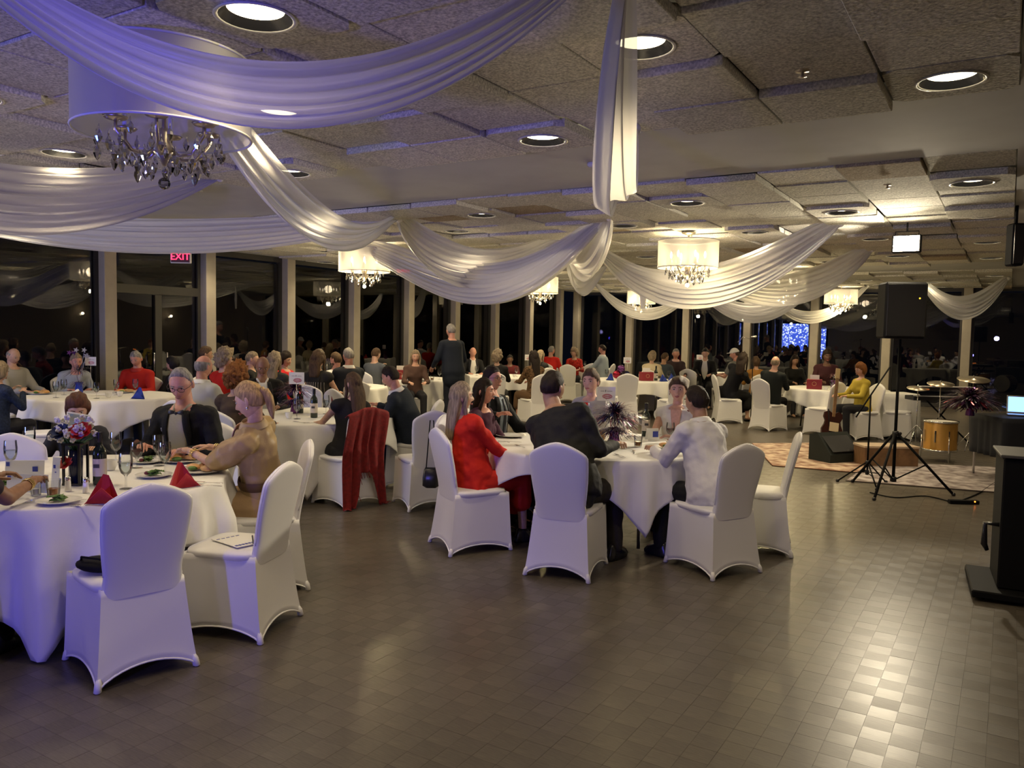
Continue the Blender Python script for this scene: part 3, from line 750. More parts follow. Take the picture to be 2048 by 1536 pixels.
def person(label, head, face_to, sex='m', hip=None, sk='fair', hair=('short', 'brown'), top=('fabric', (.03, .03, .035)), sleeve='long', bottom=(.02, .02, .025), lean=10, fat=0., arms=None, hyaw=0, hpitch=12, extras=(), chair_label=None, stand=False, skirt=False, near=False, hz=None, group=None, long_len=.32, collar=None, curl=.6, tilt=0):
    P = Person(); P.__dict__.update(locals())
    px, py, dp = head; hp = at(px, py, depth=dp)                      # top of the head
    if hip is None:                                                   # seated clear of the table: further along the line of sight
        def gap(q): return min(((q.x-a)**2+(q.y-b)**2)**.5 for a, b in TAB.values())
        if gap(hp) < .98:
            for k in range(1, 60):
                c = [d_ for d_ in (dp+.04*k, dp-.04*k) if gap(at(px, py, depth=d_)) >= .98]
                if c: dp = c[0]; hp = at(px, py, depth=dp); break
    if isinstance(face_to, str): tx, ty = TAB[face_to]; P.rz = face(tx-hp.x, ty-hp.y)
    elif isinstance(face_to, tuple): P.rz = face(face_to[0]-hp.x, face_to[1]-hp.y)
    else: P.rz = math.radians(face_to)
    f = Vector((-math.sin(P.rz), math.cos(P.rz), 0)); SL = .715
    if stand:
        P.s = hp.z/1.76; ln = math.radians(lean); P.hip = Vector((0, 0, .93)); P.spine = Vector((0, math.sin(ln), math.cos(ln)))
        P.org = Vector((hp.x, hp.y, 0))-f*SL*math.sin(ln)*P.s
    else:
        if hip is None:
            ln = math.radians(lean); P.s = max(.86, min(1.12, hp.z/(.565+SL*math.cos(ln)+.112)))
            P.spine = Vector((0, math.sin(ln), math.cos(ln))); P.org = Vector((hp.x, hp.y, 0))-f*SL*math.sin(ln)*P.s
        else:
            P.org = Vector((hip[0], hip[1], 0)); v = hp-P.org; rx = Vector((math.cos(P.rz), math.sin(P.rz), 0))
            P.s = max(.86, min(1.12, (hp.z-.112)/(.565+SL*.95))); loc = Vector((v.dot(rx), v.dot(f), v.z))/P.s-Vector((0, 0, .565+.112))
            P.s *= max(.95, min(1.06, loc.length/SL)); loc = Vector((v.dot(rx), v.dot(f), v.z))/P.s-Vector((0, 0, .565+.112)); P.spine = loc.normalized()
        P.hip = Vector((0, 0, .565))
    P.depth = dp; P.near = near or dp < 7.6
    PEOPLE.append(P)
    sp = P.spine; X = Vector((1, 0, 0)); X = (X-sp*X.dot(sp)).normalized(); Y = sp.cross(X); P.X, P.Y = X, Y
    P.at = lambda s_, x=0, y=0: P.hip+sp*s_+X*x+Y*y
    shw = .178 if sex == 'm' else .155
    P.sh = [P.at(.475, -shw), P.at(.475, shw)]
    arms = arms or ((-.15, .43, .80), (.15, .43, .80))
    if stand and P.arms is None: arms = ((-.24, .05, .82), (.24, .05, .82))
    P.el, P.wr = [], []
    for k, (a, side) in enumerate(zip(arms, (-1, 1))):
        e, w_ = solve_arm(P.sh[k], Vector(a), .285, .25, Vector((side*.5, -.35, -.8))); P.el.append(e); P.wr.append(w_)
    hx = X*0; yw, pt, tl_ = math.radians(hyaw), math.radians(hpitch), math.radians(tilt)
    P.HR = Matrix.Rotation(yw, 3, 'Z') @ Matrix.Rotation(-pt, 3, 'X') @ Matrix.Rotation(tl_, 3, 'Y')
    P.hc = P.at(SL)
    P.M = Matrix.Translation(P.org) @ Matrix.Rotation(P.rz, 4, 'Z') @ Matrix.Scale(P.s, 4)
    # legs
    if stand: P.kn = [Vector((-.10, .02, .50)), Vector((.10, .02, .50))]; P.an = [Vector((-.10, -.02, .09)), Vector((.10, -.02, .09))]; P.hj = [Vector((-.09, 0, .90)), Vector((.09, 0, .90))]
    else: P.kn = [Vector((-.12, .42, .53/max(P.s, .9)*.98)), Vector((.12, .42, .53/max(P.s, .9)*.98))]; P.an = [Vector((-.13, .40, .10)), Vector((.13, .44, .10))]; P.hj = [Vector((-.09, .02, .55)), Vector((.09, .02, .55))]
    def job(kind, vox, build, disp=0):
        b = MB(); build(b); me = bpy.data.meshes.new('tmp'); me.from_pydata([tuple(p) for p in b.v], [], b.f)
        o = bpy.data.objects.new('tmp', me); COL.objects.link(o)
        q = o.modifiers.new('r', 'REMESH'); q.mode = 'VOXEL'; q.voxel_size = vox; q.use_smooth_shade = True
        if disp:
            q = o.modifiers.new('d', 'DISPLACE'); q.texture = WR; q.strength = disp; q.mid_level = .5; q.texture_coords = 'LOCAL'
        q = o.modifiers.new('s', 'SMOOTH'); q.iterations = 3 if disp else 5; q.factor = .5
        JOBS.append((P, kind, o))
    def torso(b, infl, t0=.565, b0=-.10, flare=0):
        R_ = []
        for s_, rx, ry in torso_rings(sex, fat, infl, t0, b0):
            R_.append([P.at(s_, rx*math.cos(2*PI*j/20), ry*math.sin(2*PI*j/20)+(.012 if s_ > .3 and sex == 'f' else 0)) for j in range(20)])
        b.loft(R_)
        if sex == 'f':
            for sd in (-1, 1): b.ball(P.at(.36, sd*.07, .085), .062+infl*.6)
        for sd in (-1, 1): b.cap(P.at(.50, sd*.06), P.sh[0 if sd < 0 else 1], .058+infl, .062+infl)
    AR = (.052, .042, .040, .027) if sex == 'm' else (.043, .036, .034, .024)
    def body(b):
        torso(b, -.004)
        b.cap(P.at(.50), P.hc+P.HR @ Vector((0, -.015, -.06)), .064 if sex == 'm' else .052, .056 if sex == 'm' else .047)
        for k in range(2):
            b.cap(P.sh[k], P.el[k], AR[0], AR[1]); b.cap(P.el[k], P.wr[k], AR[2], AR[3])
            b.cap(P.hj[k], P.kn[k], .085, .058); b.cap(P.kn[k], P.an[k], .053, .036); b.cap(P.an[k]+Vector((0, -.02, -.03)), P.an[k]+Vector((0, .13, -.06)), .038, .026)
    vox = .010 if P.near else .016
    job('body', vox, body)
    gi = .016
    def garment(b):
        b0 = -.10
        torso(b, gi, .535 if sleeve == 'none' or sex == 'f' else .55, b0)
        if sleeve == 'long' or sleeve == 'puff' or sleeve == 'short':
            for k in range(2):
                e, w_ = P.el[k], P.wr[k]
                if sleeve == 'long':
                    b.cap(P.sh[k], e, AR[0]+.019, AR[1]+.017); b.cap(e, w_-(w_-e).normalized()*.015, AR[2]+.016, AR[3]+.016)
                elif sleeve == 'puff': b.cap(P.sh[k], P.sh[k].lerp(e, .45), .072, .095); b.cap(P.sh[k].lerp(e, .45), P.sh[k].lerp(e, .85), .095, .075)
                else: b.cap(P.sh[k], P.sh[k].lerp(e, .6), AR[0]+.018, AR[1]+.022)
        if not stand:
            hem = -.10
            for sd in (-1, 1): b.cap(Vector((sd*.09, -.02, .53)), Vector((sd*.10, .10, .55)), .105+fat*.1, .09)
        else:
            b.cap(P.at(-.02, -.05), P.at(-.16, -.06), .15, .15); b.cap(P.at(-.02, .05), P.at(-.16, .06), .15, .15)
    job('garment', vox, garment, .028 if P.near else 0)
    def legs(b):
        for k in range(2):
            if skirt:
                b.cap(P.hj[k]+Vector((0, -.02, 0)), P.kn[k], .115, .085); b.cap(P.kn[k]*.5+P.kn[1-k]*.5, (P.kn[k]+P.kn[1-k])*.5+Vector((0, .02, -.22)), .11, .13); b.cap(P.kn[k], P.kn[k]+Vector((0, 0, -.2)), .085, .10)
            else: b.cap(P.hj[k], P.kn[k], .104, .074); b.cap(P.kn[k], P.an[k], .070, .060)
    job('legs', vox, legs, .015 if P.near else 0)
    if not stand and chair_label:
        off = P.org-f*.0
        chair(off.x, off.y, P.rz, chair_label)
    return P
WR = bpy.data.textures.new('wrinkle', 'CLOUDS'); WR.noise_scale = .085; WR.noise_depth = 1

def patch(P, s0, s1, wf, off, name, m_, parent, xc=0, infl=.016, rows=14, cols=7, back=False):
    G = []
    prof = torso_rings(P.sex, P.fat, infl, .6, -.2); S_ = [q[0] for q in prof]
    for i in range(rows+1):
        s_ = s0+(s1-s0)*i/rows; rx = interp(s_, S_, [q[1] for q in prof]); ry = interp(s_, S_, [q[2] for q in prof]); t = i/rows; w_ = wf(t); c = xc(t) if callable(xc) else xc
        row = []
        for j in range(cols+1):
            x = c+w_*(2*j/cols-1); y = ry*math.sqrt(max(.05, 1-(x/rx)**2))+(.012 if s_ > .3 and P.sex == 'f' else 0)+off
            if P.sex == 'f': y = max(y, .085+math.sqrt(max(0, .070**2-(s_-.36)**2-(abs(x)-.07)**2))+off) if (s_-.36)**2+(abs(x)-.07)**2 < .0045 else y
            row.append(P.at(s_, x, -y if back else y))
        G.append(row)
    b = MB(); b.grid(G); o = b.obj(name, m_, parent, thick=.006); return o

def finish_people():
    bpy.context.view_layer.update(); dg = bpy.context.evaluated_depsgraph_get(); done = {}
    for P, kind, o in JOBS:
        me = bpy.data.meshes.new_from_object(o.evaluated_get(dg)); done[(id(P), kind)] = me
    for P, kind, o in JOBS:
        m0 = o.data; bpy.data.objects.remove(o); bpy.data.meshes.remove(m0)
    for P in PEOPLE:
        t = thing('person', P.org, P.rz, P.label, 'person', P.group or 'banquet guests'); t.scale = (P.s,)*3
        sm = skin(P.sk); nr = P.near; far = P.depth > 14
        # body: remeshed trunk and limbs joined with head and hands
        bm = bmesh.new(); bm.from_mesh(done[(id(P), 'body')])
        b = MB(); G = headgrid(48 if nr else 24, 44 if nr else 22)
        G = [[P.HR @ Vector(p)+P.hc for p in r] for r in G]; b.loft(G)
        for sd in (-1, 1):
            R_ = P.HR @ Matrix.Rotation(sd*.35, 3, 'Z'); b.ball(P.hc+P.HR @ Vector((sd*.078, -.008, -.005)), (.009, .018, .031), None, 8, 6, R_)
        for k, sd in enumerate((-1, 1)):
            hand(b, P.wr[k], (P.wr[k]-P.el[k])*.8+Vector((-sd*.06, .12, 0))*.5, sd, None, 7 if nr else 5, curl=P.curl, s_=1.0 if P.sex == 'm' else .9)
        me2 = b.mesh('x', sm); bm.from_mesh(me2)
        me = bpy.data.meshes.new('body'); bm.to_mesh(me); bm.free(); me.materials.clear(); me.materials.append(sm); me.polygons.foreach_set('material_index', [0]*len(me.polygons)); me.shade_smooth()
        o = bpy.data.objects.new('body', me); COL.objects.link(o); o.parent = t; P.body = o; P.t = t
        tn, tc = P.top[0], P.top[1]; gm = fabric(tn, tc, *(P.top[2:] if len(P.top) > 2 else ()))
        gname = {'jacket': 'jacket', 'shirt': 'shirt', 'dress': 'dress'}.get(tn.split('_')[-1], 'top')
        me = done[(id(P), 'garment')]; me.materials.clear(); me.materials.append(gm); g = bpy.data.objects.new(gname, me); COL.objects.link(g); g.parent = t; P.g = g
        me = done[(id(P), 'legs')]; me.materials.clear(); me.materials.append(fabric('lower_%02x%02x%02x' % tuple(int(c*255) for c in P.bottom), P.bottom)); g2 = bpy.data.objects.new('skirt' if P.skirt else 'trousers', me); COL.objects.link(g2); g2.parent = t
        if P.depth < 9 or P.stand:
            for k in range(2):
                b = MB(); a = P.an[k]; z = .045
                b.loft([[(a.x+w_*math.cos(j*PI/6), a.y+y0+l_*math.sin(j*PI/6), zz) for j in range(12)] for w_, l_, y0, zz in ((.044, .135, .045, .0), (.048, .140, .045, .02), (.045, .12, .035, .05), (.04, .07, .0, .085), (.036, .05, -.01, .12))]); b.obj('shoe', getattr(P, 'shoe', black_gloss), t)
        # hair
        st, hcname = P.hair; HM = hairmat(hcname) if hcname else None
        def W(p): return P.HR @ Vector(p)+P.hc
        if st not in ('none',):
            G = headgrid(44 if nr else 22, 34 if nr else 18, hair_cap(st, int(P.head[0])))
            G = [[P.HR @ Vector(p)+P.hc for p in r] for r in G]; b = MB(); b.loft(G)
            if st in ('long', 'wavy'):
                rr = random.Random(int(P.head[0])); L_ = P.long_len; n = 30; RR = []
                for i in range(13):
                    u = i/12; z = .05-u*(L_+.05); rx = (.086+.012*math.sin(u*PI))*(1-.35*max(0, u-.6)/.4); ry = .062-.026*u; cy = -.030-.030*smooth(u*2)-.01*u; wob = .012*math.sin(u*9) if st == 'wavy' else 0
                    c = P.hc+(P.HR @ Vector((0, 0, .0)))*0+Vector(P.HR @ Vector((0, cy, max(z, -.10))))+Vector((0, -.05*max(0, u-.4), min(0, z+.10)))
                    RR.append([c+(P.HR @ Vector(((rx+wob)*math.cos(2*PI*j/n)*(1+.05*math.sin(j*5.3+u*2)), ry*math.sin(2*PI*j/n)*(1+.10*math.sin(j*3.1)), 0))) for j in range(n)])
                b.loft(RR)
                for sd in (-1, 1):
                    b.tube([W((sd*.070, .035, .06)), W((sd*.084, .028, 0)), W((sd*.086, .015, -.07)), P.hc+Vector((sd*.085, -.0, -.16)), P.hc+Vector((sd*.08, .0, -.12-L_*.35))], [.012, .016, .018, .017, .006], n=8)
            if st == 'ponytail':
                b.tube([W((0, -.095, .03)), W((0, -.118, .024)), W((0, -.125, -.02)), W((0, -.12, -.08)), W((.01, -.105, -.13)), W((.015, -.10, -.16))], [.018, .028, .03, .026, .016, .005], n=12)
                b.tube([W((0, -.095, .035)), W((0, -.112, .036))], .026, n=10)
            if st == 'bun': b.ball(W((0, -.095, .02)), (.045, .035, .042))
            if st in ('curly',):
                rr = random.Random(5)
                for k in range(90 if nr else 40):
                    a, e = rr.uniform(0, 2*PI), rr.uniform(-.9, 1.2); y_ = math.cos(e)*math.sin(a)
                    if y_ > .35 and e < .75: continue
                    b.ball(W((.098*math.cos(e)*math.cos(a), .112*y_-.01, .128*math.sin(e)+.005)), rr.uniform(.018, .034), None, 7, 5)
            b.obj('hair', HM, t)
        if P.depth < 16.5:
            for sd in (-1, 1):
                b = MB(); c = W((sd*.031, .0755, .012)); b.ball(c, (.0135, .0115, .0075), white_eye, 10, 8, P.HR); b.ball(W((sd*.031, .0840, .012)), (.0060, .0045, .0062), iris_m, 8, 6, P.HR); b.obj('eye', None, t)
                if hcname or 1:
                    b = MB(); b.tube([W((sd*.014, .0945, .030)), W((sd*.030, .0945, .036)), W((sd*.048, .082, .031))], [.003, .0036, .0022], n=6); b.obj('eyebrow', HM or hairmat('brown'), t)
            b = MB(); b.tube([W((-.024, .088, -.057)), W((-.010, .0975, -.0545)), W((0, .0985, -.056)), W((.010, .0975, -.0545)), W((.024, .088, -.057))], [.002, .0042, .0046, .0042, .002], n=6)
            b.tube([W((-.020, .088, -.060)), W((0, .0975, -.0635)), W((.020, .088, -.060))], [.002, .0052, .002], n=6); b.obj('lips', lip_m if P.sex == 'f' else mat('lips_pale', (.36, .16, .12), .5), t)
        for ex in P.extras: EX[ex](P, t, W)
EX = {}
def ex(f): EX[f.__name__] = f; return f
def lapels(P, t, W, cloth, shirt, tie=None, bow=None, wide=.06):
    patch(P, .545, .12, lambda u: (.040+.040*math.sin(min(1, u*1.5)*PI/2))*(1-u**2.6)+.008, .007, 'shirt_front', shirt, t)
    for sd in (-1, 1):
        patch(P, .55, .10, lambda u: .022*math.sin(min(1, u*1.2+.25)*PI)+.003, .016, 'lapel', cloth, t, xc=lambda u, sd=sd: sd*((.055+.044*math.sin(min(1, u*1.5)*PI/2))*(1-u**2.4)+.012), cols=3)
        b = MB(); b.tube([P.at(.548, sd*.055, -.03), P.at(.565, sd*.058, .02), P.at(.535, sd*.03, .095)], [.012, .014, .009], n=8); b.obj('collar', shirt, t)
    if tie: patch(P, .53, .14, lambda u: .012+.02*u, .020, 'tie', tie, t, cols=3)
    if bow:
        b = MB()
        for sd in (-1, 1): b.loft([[P.at(.535+h_*math.sin(j*PI/4), sd*x, .105+.012*math.cos(j*PI/4)) for j in range(8)] for x, h_ in ((.004, .008), (.035, .022), (.055, .026), (.058, .01))])
        b.ball(P.at(.535, 0, .112), .011); b.obj('bow_tie', bow, t)
@ex
def tux(P, t, W):
    lapels(P, t, W, fabric('black_jacket', (.007, .007, .008)), mat('sage_shirt', (.36, .34, .26), .7, bump=.2), bow=mat('navy_bow', (.012, .012, .03), .4))
    patch(P, .40, .425, lambda u: .028, .012, 'pocket_square', mat('patterned_silk', (.35, .35, .4), .5, noise=.7, nscale=90), t, xc=.10, rows=3, cols=3)
@ex
def suit(P, t, W): lapels(P, t, W, fabric('charcoal_jacket', (.015, .016, .019)), mat('pale_shirt', (.30, .36, .42), .7), tie=mat('dark_tie', (.04, .045, .06), .5))
@ex
def suit_open(P, t, W): lapels(P, t, W, fabric('dark_jacket', (.02, .02, .024)), mat('white_shirt_front', (.7, .68, .64), .7))
@ex
def glasses(P, t, W):
    m_ = mat('spectacle_frame', (.02, .012, .01), .3); b = MB()
    for sd in (-1, 1):
        b.tube([W((sd*.033+.024*math.cos(a*PI/7), .103, .010+.017*math.sin(a*PI/7))) for a in range(15)], .0019, n=5)
        b.tube([W((sd*.057, .101, .015)), W((sd*.078, .06, .014)), W((sd*.084, -.01, .010))], .0019, n=5)
    b.tube([W((-.009, .104, .013)), W((.009, .104, .013))], .0019, n=5); b.obj('glasses', m_, t)
@ex
def vneck_skin(P, t, W): patch(P, .545, .27, lambda u: (.062)*(1-u)+.002, .007, 'neckline_skin', skin(P.sk), t)
@ex
def vneck_deep(P, t, W): patch(P, .55, .20, lambda u: (.052)*(1-u**1.3)+.002, .008, 'neckline_skin', skin(P.sk), t)
@ex
def red_front(P, t, W):
    patch(P, .53, .10, lambda u: .035+.02*u, .012, 'red_top_front', fabric('red_blouse', (.55, .02, .01)), t)
    b = MB(); rr = random.Random(2)
    for k in range(14): b.ball(P.at(.52-.05*rr.random(), rr.uniform(-.05, .05), .12+.02*rr.random()), rr.uniform(.008, .015), None, 6, 5)
    b.obj('white_necklace', paper_m, t)
@ex
def cap_white(P, t, W):
    m_ = mat('white_cap', (.72, .70, .66), .7); tf = lambda d: .018 if d[2] > .25 else -.02
    G = headgrid(28, 20, tf); b = MB(); b.loft([[P.HR @ Vector(p)+P.hc for p in r] for r in G]); 
    b.loft([[W((x*math.cos(j*PI/8), .07+y*math.sin(j*PI/8), z)) for j in range(16)] for x, y, z in ((.07, .09, .040), (.074, .10, .045), (.06, .08, .052))]); b.obj('cap', m_, t)
@ex
def bracelet(P, t, W):
    for k in (0, 1):
        d = (P.wr[k]-P.el[k]).normalized(); X = Vector((0, 0, 1)); X = (X-d*X.dot(d)).normalized(); Y = d.cross(X); b = MB()
        for q in range(3): c = P.wr[k]-d*(.03+.012*q); b.tube([c+X*(.031*math.cos(a*PI/8))+Y*(.031*math.sin(a*PI/8)) for a in range(17)], .003, n=5)
        b.obj('bracelet', mat('gold_bangle', (.8, .6, .25), .2, 1), t)
@ex
def earrings(P, t, W):
    for sd in (-1, 1): b = MB(); b.ball(W((sd*.082, 0, -.045)), (.006, .006, .012)); b.obj('earring', silver_m, t)
@ex
def stripes(P, t, W):
    m_ = mat('pale_stripe', (.55, .5, .45), .6)
    for k in range(9):
        x = -.13+.0325*k; b = MB(); prof = torso_rings(P.sex, P.fat, .021, .6, -.2); S_ = [q[0] for q in prof]; pts = []
        for i in range(10):
            s_ = .02+.38*i/9; rx = interp(s_, S_, [q[1] for q in prof]); ry = interp(s_, S_, [q[2] for q in prof]); pts.append(P.at(s_, x, -ry*math.sqrt(max(.03, 1-(x/rx)**2))+.008))
        b.tube(pts, .002, n=4); b.obj('stripe', m_, P.g)
    for sd in (-1, 1): b = MB(); b.tube([P.at(.36, sd*.07, -.12), P.at(.48, sd*.085, -.09), P.at(.53, sd*.075, 0), P.at(.42, sd*.08, .12)], .005, n=6); b.obj('strap', black_m, t)
@ex
def shawl_cream(P, t, W):
    b = MB(); n = 20
    b.loft([[P.at(s_, rx*math.cos(2*PI*j/n), ry*math.sin(2*PI*j/n)) for j in range(n)] for s_, rx, ry in ((.28, .21, .17), (.36, .225, .165), (.46, .215, .15), (.52, .15, .11), (.545, .09, .08))], caps=False); b.obj('shawl', mat('cream_shawl', (.62, .52, .36), .8, bump=.4), t)
@ex
def beard(P, t, W):
    def tf(d): return -.012+(.020)*smooth((-.28-d[2])/.15)*smooth((d[1]+.1)/.3)
    G = headgrid(28, 24, tf); b = MB(); b.loft([[P.HR @ Vector(p)+P.hc for p in r] for r in G]); b.obj('beard', hairmat(P.hair[1] or 'grey'), t)
@ex
def shirt_collar(P, t, W):
    b = MB(); b.loft([[P.at(s_, r*math.cos(2*PI*j/20), r*.95*math.sin(2*PI*j/20)) for j in range(20)] for s_, r in ((.52, .10), (.55, .078), (.585, .074), (.572, .084), (.54, .10))], caps=False); b.obj('collar', P.collar or mat('white_collar', (.75, .74, .72), .7), t)
@ex
def sash_belt(P, t, W):
    b = MB(); prof = torso_rings(P.sex, P.fat, .03, .6, -.2); S_ = [q[0] for q in prof]
    rx = interp(.16, S_, [q[1] for q in prof]); ry = interp(.16, S_, [q[2] for q in prof])
    b.loft([[P.at(s_, k*rx*math.cos(2*PI*j/24), k*ry*math.sin(2*PI*j/24)) for j in range(24)] for s_, k in ((.13, .98), (.145, 1.02), (.175, 1.02), (.19, .98))], caps=False); b.obj('belt', mat('brown_belt', (.10, .05, .02), .6), t)

# ------------------------------------------------------------------ chairs seen on their own
chair(-3.66, 2.325, face(-.97, .23), 'nearest white covered chair, its back turned to us and lit blue')
chair(-3.63, 2.98, face(-.94, -.34), 'empty white covered chair with a printed programme on its seat')
chair(-4.11, 3.57, face(-.6, -.8), 'white covered chair of the blonde woman in the tan blouse')
chair(-3.54, 5.125, face(.54, .84), 'white covered chair of the long-haired woman in red')
chair(-2.617, 5.02, face(-.18, .98), 'white covered chair seen from behind under the man in the charcoal jacket')
chair(-1.775, 5.686, face(-.88, .48), 'white covered chair of the man in the white shirt')
chair(-1.65, 6.45, face(-.96, -.26), 'empty white covered chair right of the man in the white shirt')
chair(-5.41, 5.72, face(-.99, .13), 'white covered chair draped with the dark red shawl')
chair(-3.72, 15.0, face(.42, .9), 'white covered chair of the bald man in black on the right')
chair(-4.72, 15.75, face(.85, .5), 'white covered chair of the long-haired woman in black, seen from the side')
def cpx(px, py, f, lab):                       # a chair whose back top is seen at a pixel
    p = at(px, py, Z=.945); n_ = Vector(f).normalized(); c = Vector((p.x+n_.x*.29, p.y+n_.y*.29))
    for a in TAB.values():
        v = c-Vector(a)
        if v.length < 1.1: c = Vector(a)+v.normalized()*1.1
    chair(c.x, c.y, face(*f), lab)
cpx(1262, 746, (-.45, .9), 'empty white covered chair with its back to us at the glitter ball table')
cpx(1135, 729, (-.2, .95), 'empty white covered chair shaded dark, behind the man in the charcoal jacket')
cpx(1095, 736, (-.75, .7), 'white covered chair back left of the dark shaded empty one')
cpx(898, 743, (-.5, .85), 'empty white covered chair right of the woman behind the red box')
cpx(985, 733, (-.1, 1), 'white covered chair just behind the man in spectacles')
cpx(943, 735, (.9, .5), 'narrow white covered chair seen edge on left of the spectacled man')
cpx(1375, 738, (.1, 1), 'white covered chair with a dark strap hanging over its back')
cpx(1360, 752, (-.7, .7), 'white covered chair behind the head of the woman in white')
cpx(1185, 727, (-.5, .8), 'white covered chair left of the man in light blue')
cpx(820, 738, (-.6, .8), 'white covered chair behind the leaning man in navy')
cpx(155, 779, (-.45, -.9), 'white covered chair behind the brown-haired woman reading a card')
cpx(1692, 762, (-.9, .4), 'white covered chair beside the guitar on the right')
cpx(665, 778, (.2, 1), 'white covered chair left of the woman with the shawl chair')
cpx(1758, 766, (.95, .1), 'white covered chair tucked against the draped box table')
cpx(25, 868, (-.6, .85), 'white covered chair of the person in navy at the left edge')
cpx(870, 822, (-.8, .5), 'white covered chair with the small black handbag hanging from it')

# ------------------------------------------------------------------ the guests
NV = ('navy_jacket', (.010, .014, .024)); BK = ('black_jacket', (.007, .007, .008)); CH_ = ('charcoal_jacket', (.015, .016, .019)); 
person('man with receding grey hair in a black jacket and bow tie', (362, 737, 5.5), (-4.5, 2.2), fat=.12, sk='pink', hair=('recede', 'grey'), top=BK, lean=14, arms=((-.20, .40, .82), (.12, .42, .84)), hyaw=14, hpitch=26, extras=('tux', 'glasses'), chair_label='white covered chair of the man in the bow tie')
person('blonde woman with a ponytail in a puff-sleeved tan blouse', (500, 763, 5.05), (-6.4, 2.3), 'f', hip=(-4.11, 3.57), sk='fair', hair=('ponytail', 'blonde'), top=('tan_blouse', (.36, .25, .12), 0, .38), sleeve='puff', bottom=(.40, .27, .15), skirt=True, arms=((-.10, .47, .90), (.12, .44, .90)), hpitch=20, extras=('vneck_deep', 'bracelet', 'earrings', 'sash_belt', 'shirt_collar'))
PEOPLE[-1].collar = mat('tan_collar', (.40, .28, .14), .5)
person('woman with short brown hair hidden behind the card she holds at the left table', (155, 796, 5.75), 'T1', 'f', sk='fair', hair=('bob', 'auburn'), top=('black_blouse', (.02, .02, .03)), lean=14, arms=((-.16, .40, .93), (.22, .30, .84)), hpitch=28, extras=())
person('person at the left edge in dark clothes stretching a brown hand over the plate', (-135, 790, 3.95), 'T1', 'm', sk='brown', hair=('short', 'black'), top=('plum_shirt', (.03, .02, .03)), sleeve='short', bottom=(.01, .01, .012), lean=14, arms=((.02, .50, .90), (.22, .56, .88)), hpitch=20, extras=('bracelet',), chair_label='white covered chair of the person cut off by the left edge')
# central table
person('woman with long straight blonde hair in a bright red blouse, seen from behind', (922, 764, 6.3), (-2.9, 7.0), 'f', hip=(-3.54, 5.16), fat=.14, sk='fair', hair=('long', 'ash'), long_len=.36, top=('red_blouse', (.55, .02, .01)), bottom=(.50, .02, .01), skirt=True, arms=((-.1, .38, .72), (.14, .36, .70)), hyaw=-18, hpitch=0)
person('woman with long dark hair in a plum top beside the blonde in red', (968, 760, 6.95), (-1.4, 6.2), 'f', sk='pink', hair=('long', 'dkbrown'), long_len=.26, top=('plum_top', (.06, .018, .04)), lean=8, hpitch=0, hyaw=8, chair_label='white covered chair of the woman in plum')
person('man with dark hair and spectacles in a dark suit and tie turning to the right', (985, 735, 7.55), (-1.9, 6.4), sk='pink', hair=('short', 'dkbrown'), top=CH_, lean=0, arms=((-.15, .4, .8), (.42, .30, .98)), hyaw=-6, hpitch=-2, extras=('suit', 'glasses'), chair_label='white covered chair of the spectacled man')
person('broad dark-haired man in a charcoal jacket, back to us at the central table', (1107, 752, 5.95), (-2.75, 7.2), hip=(-2.617, 5.0), fat=.22, sk='tan', hair=('crew', 'dkbrown'), top=('olive_jacket', (.020, .020, .019)), bottom=(.032, .028, .024), arms=((-.14, .38, .81), (.14, .40, .82)), hpitch=8, hyaw=-6)
person('woman with swept back hair in a pale cardigan over red, facing us', (1182, 741, 7.3), (-3.6, 5.0), 'f', sk='warm', hair=('up', 'brown'), top=('grey_cardigan', (.38, .37, .36)), lean=8, hyaw=10, hpitch=2, extras=('red_front',), chair_label='white covered chair of the woman in the pale cardigan')
person('smiling woman in a white V-neck top facing us at the central table', (1357, 757, 6.95), (-1.9, 4.4), 'f', sk='warm', hair=('up', 'brown'), top=('white_vneck', (.68, .66, .62)), sleeve='none', lean=2, hpitch=2, extras=('vneck_deep', 'earrings'), chair_label='white covered chair of the woman in the white V-neck')
person('dark-haired man in a white dress shirt leaning on the central table', (1395, 776, 6.0), (-3.6, 6.6), hip=(-1.80, 5.70), sk='tan', fat=.1, hair=('short', 'dkbrown'), top=('white_shirt', (.66, .65, .68)), bottom=(.012, .012, .014), arms=((-.12, .52, .84), (.10, .46, .90)), hyaw=4, hpitch=12, extras=('shirt_collar',))
# table three
person('woman with big curly ginger hair, back to us, behind the man in the bow tie', (474, 733, 7.4), 'T3', 'f', sk='fair', hair=('curly', 'ginger'), top=('brown_top', (.06, .04, .03)), lean=4, chair_label='white covered chair of the woman with ginger curls')
person('bald man in a white shirt seen from behind left of the ginger curls', (407, 712, 8.3), (-7.2, 7.6), sk='pink', hair=('fringe', 'grey'), top=('grey_shirt', (.45, .45, .43)), lean=6, hpitch=8, extras=('shirt_collar',), fat=.1, chair_label='white covered chair of the bald man in the white shirt')
person('bald man in a dark suit bowing his head over the shawl table', (525, 713, 9.1), (-5.8, 5.2), sk='brown', hair=('none', None), top=BK, lean=14, hpitch=30, extras=('suit_open',), chair_label='white covered chair of the bald man bowing his head')
person('woman with long brown hair in a black sleeveless dress on the shawl chair', (707, 743, 7.75), (-6.6, 6.3), 'f', hip=(-5.43, 5.72), sk='fair', hair=('long', 'brown'), long_len=.42, top=('black_dress', (.014, .013, .014)), sleeve='none', bottom=(.014, .013, .014), skirt=True, arms=((-.20, .42, .82), (.16, .42, .82)), hyaw=20, hpitch=10)
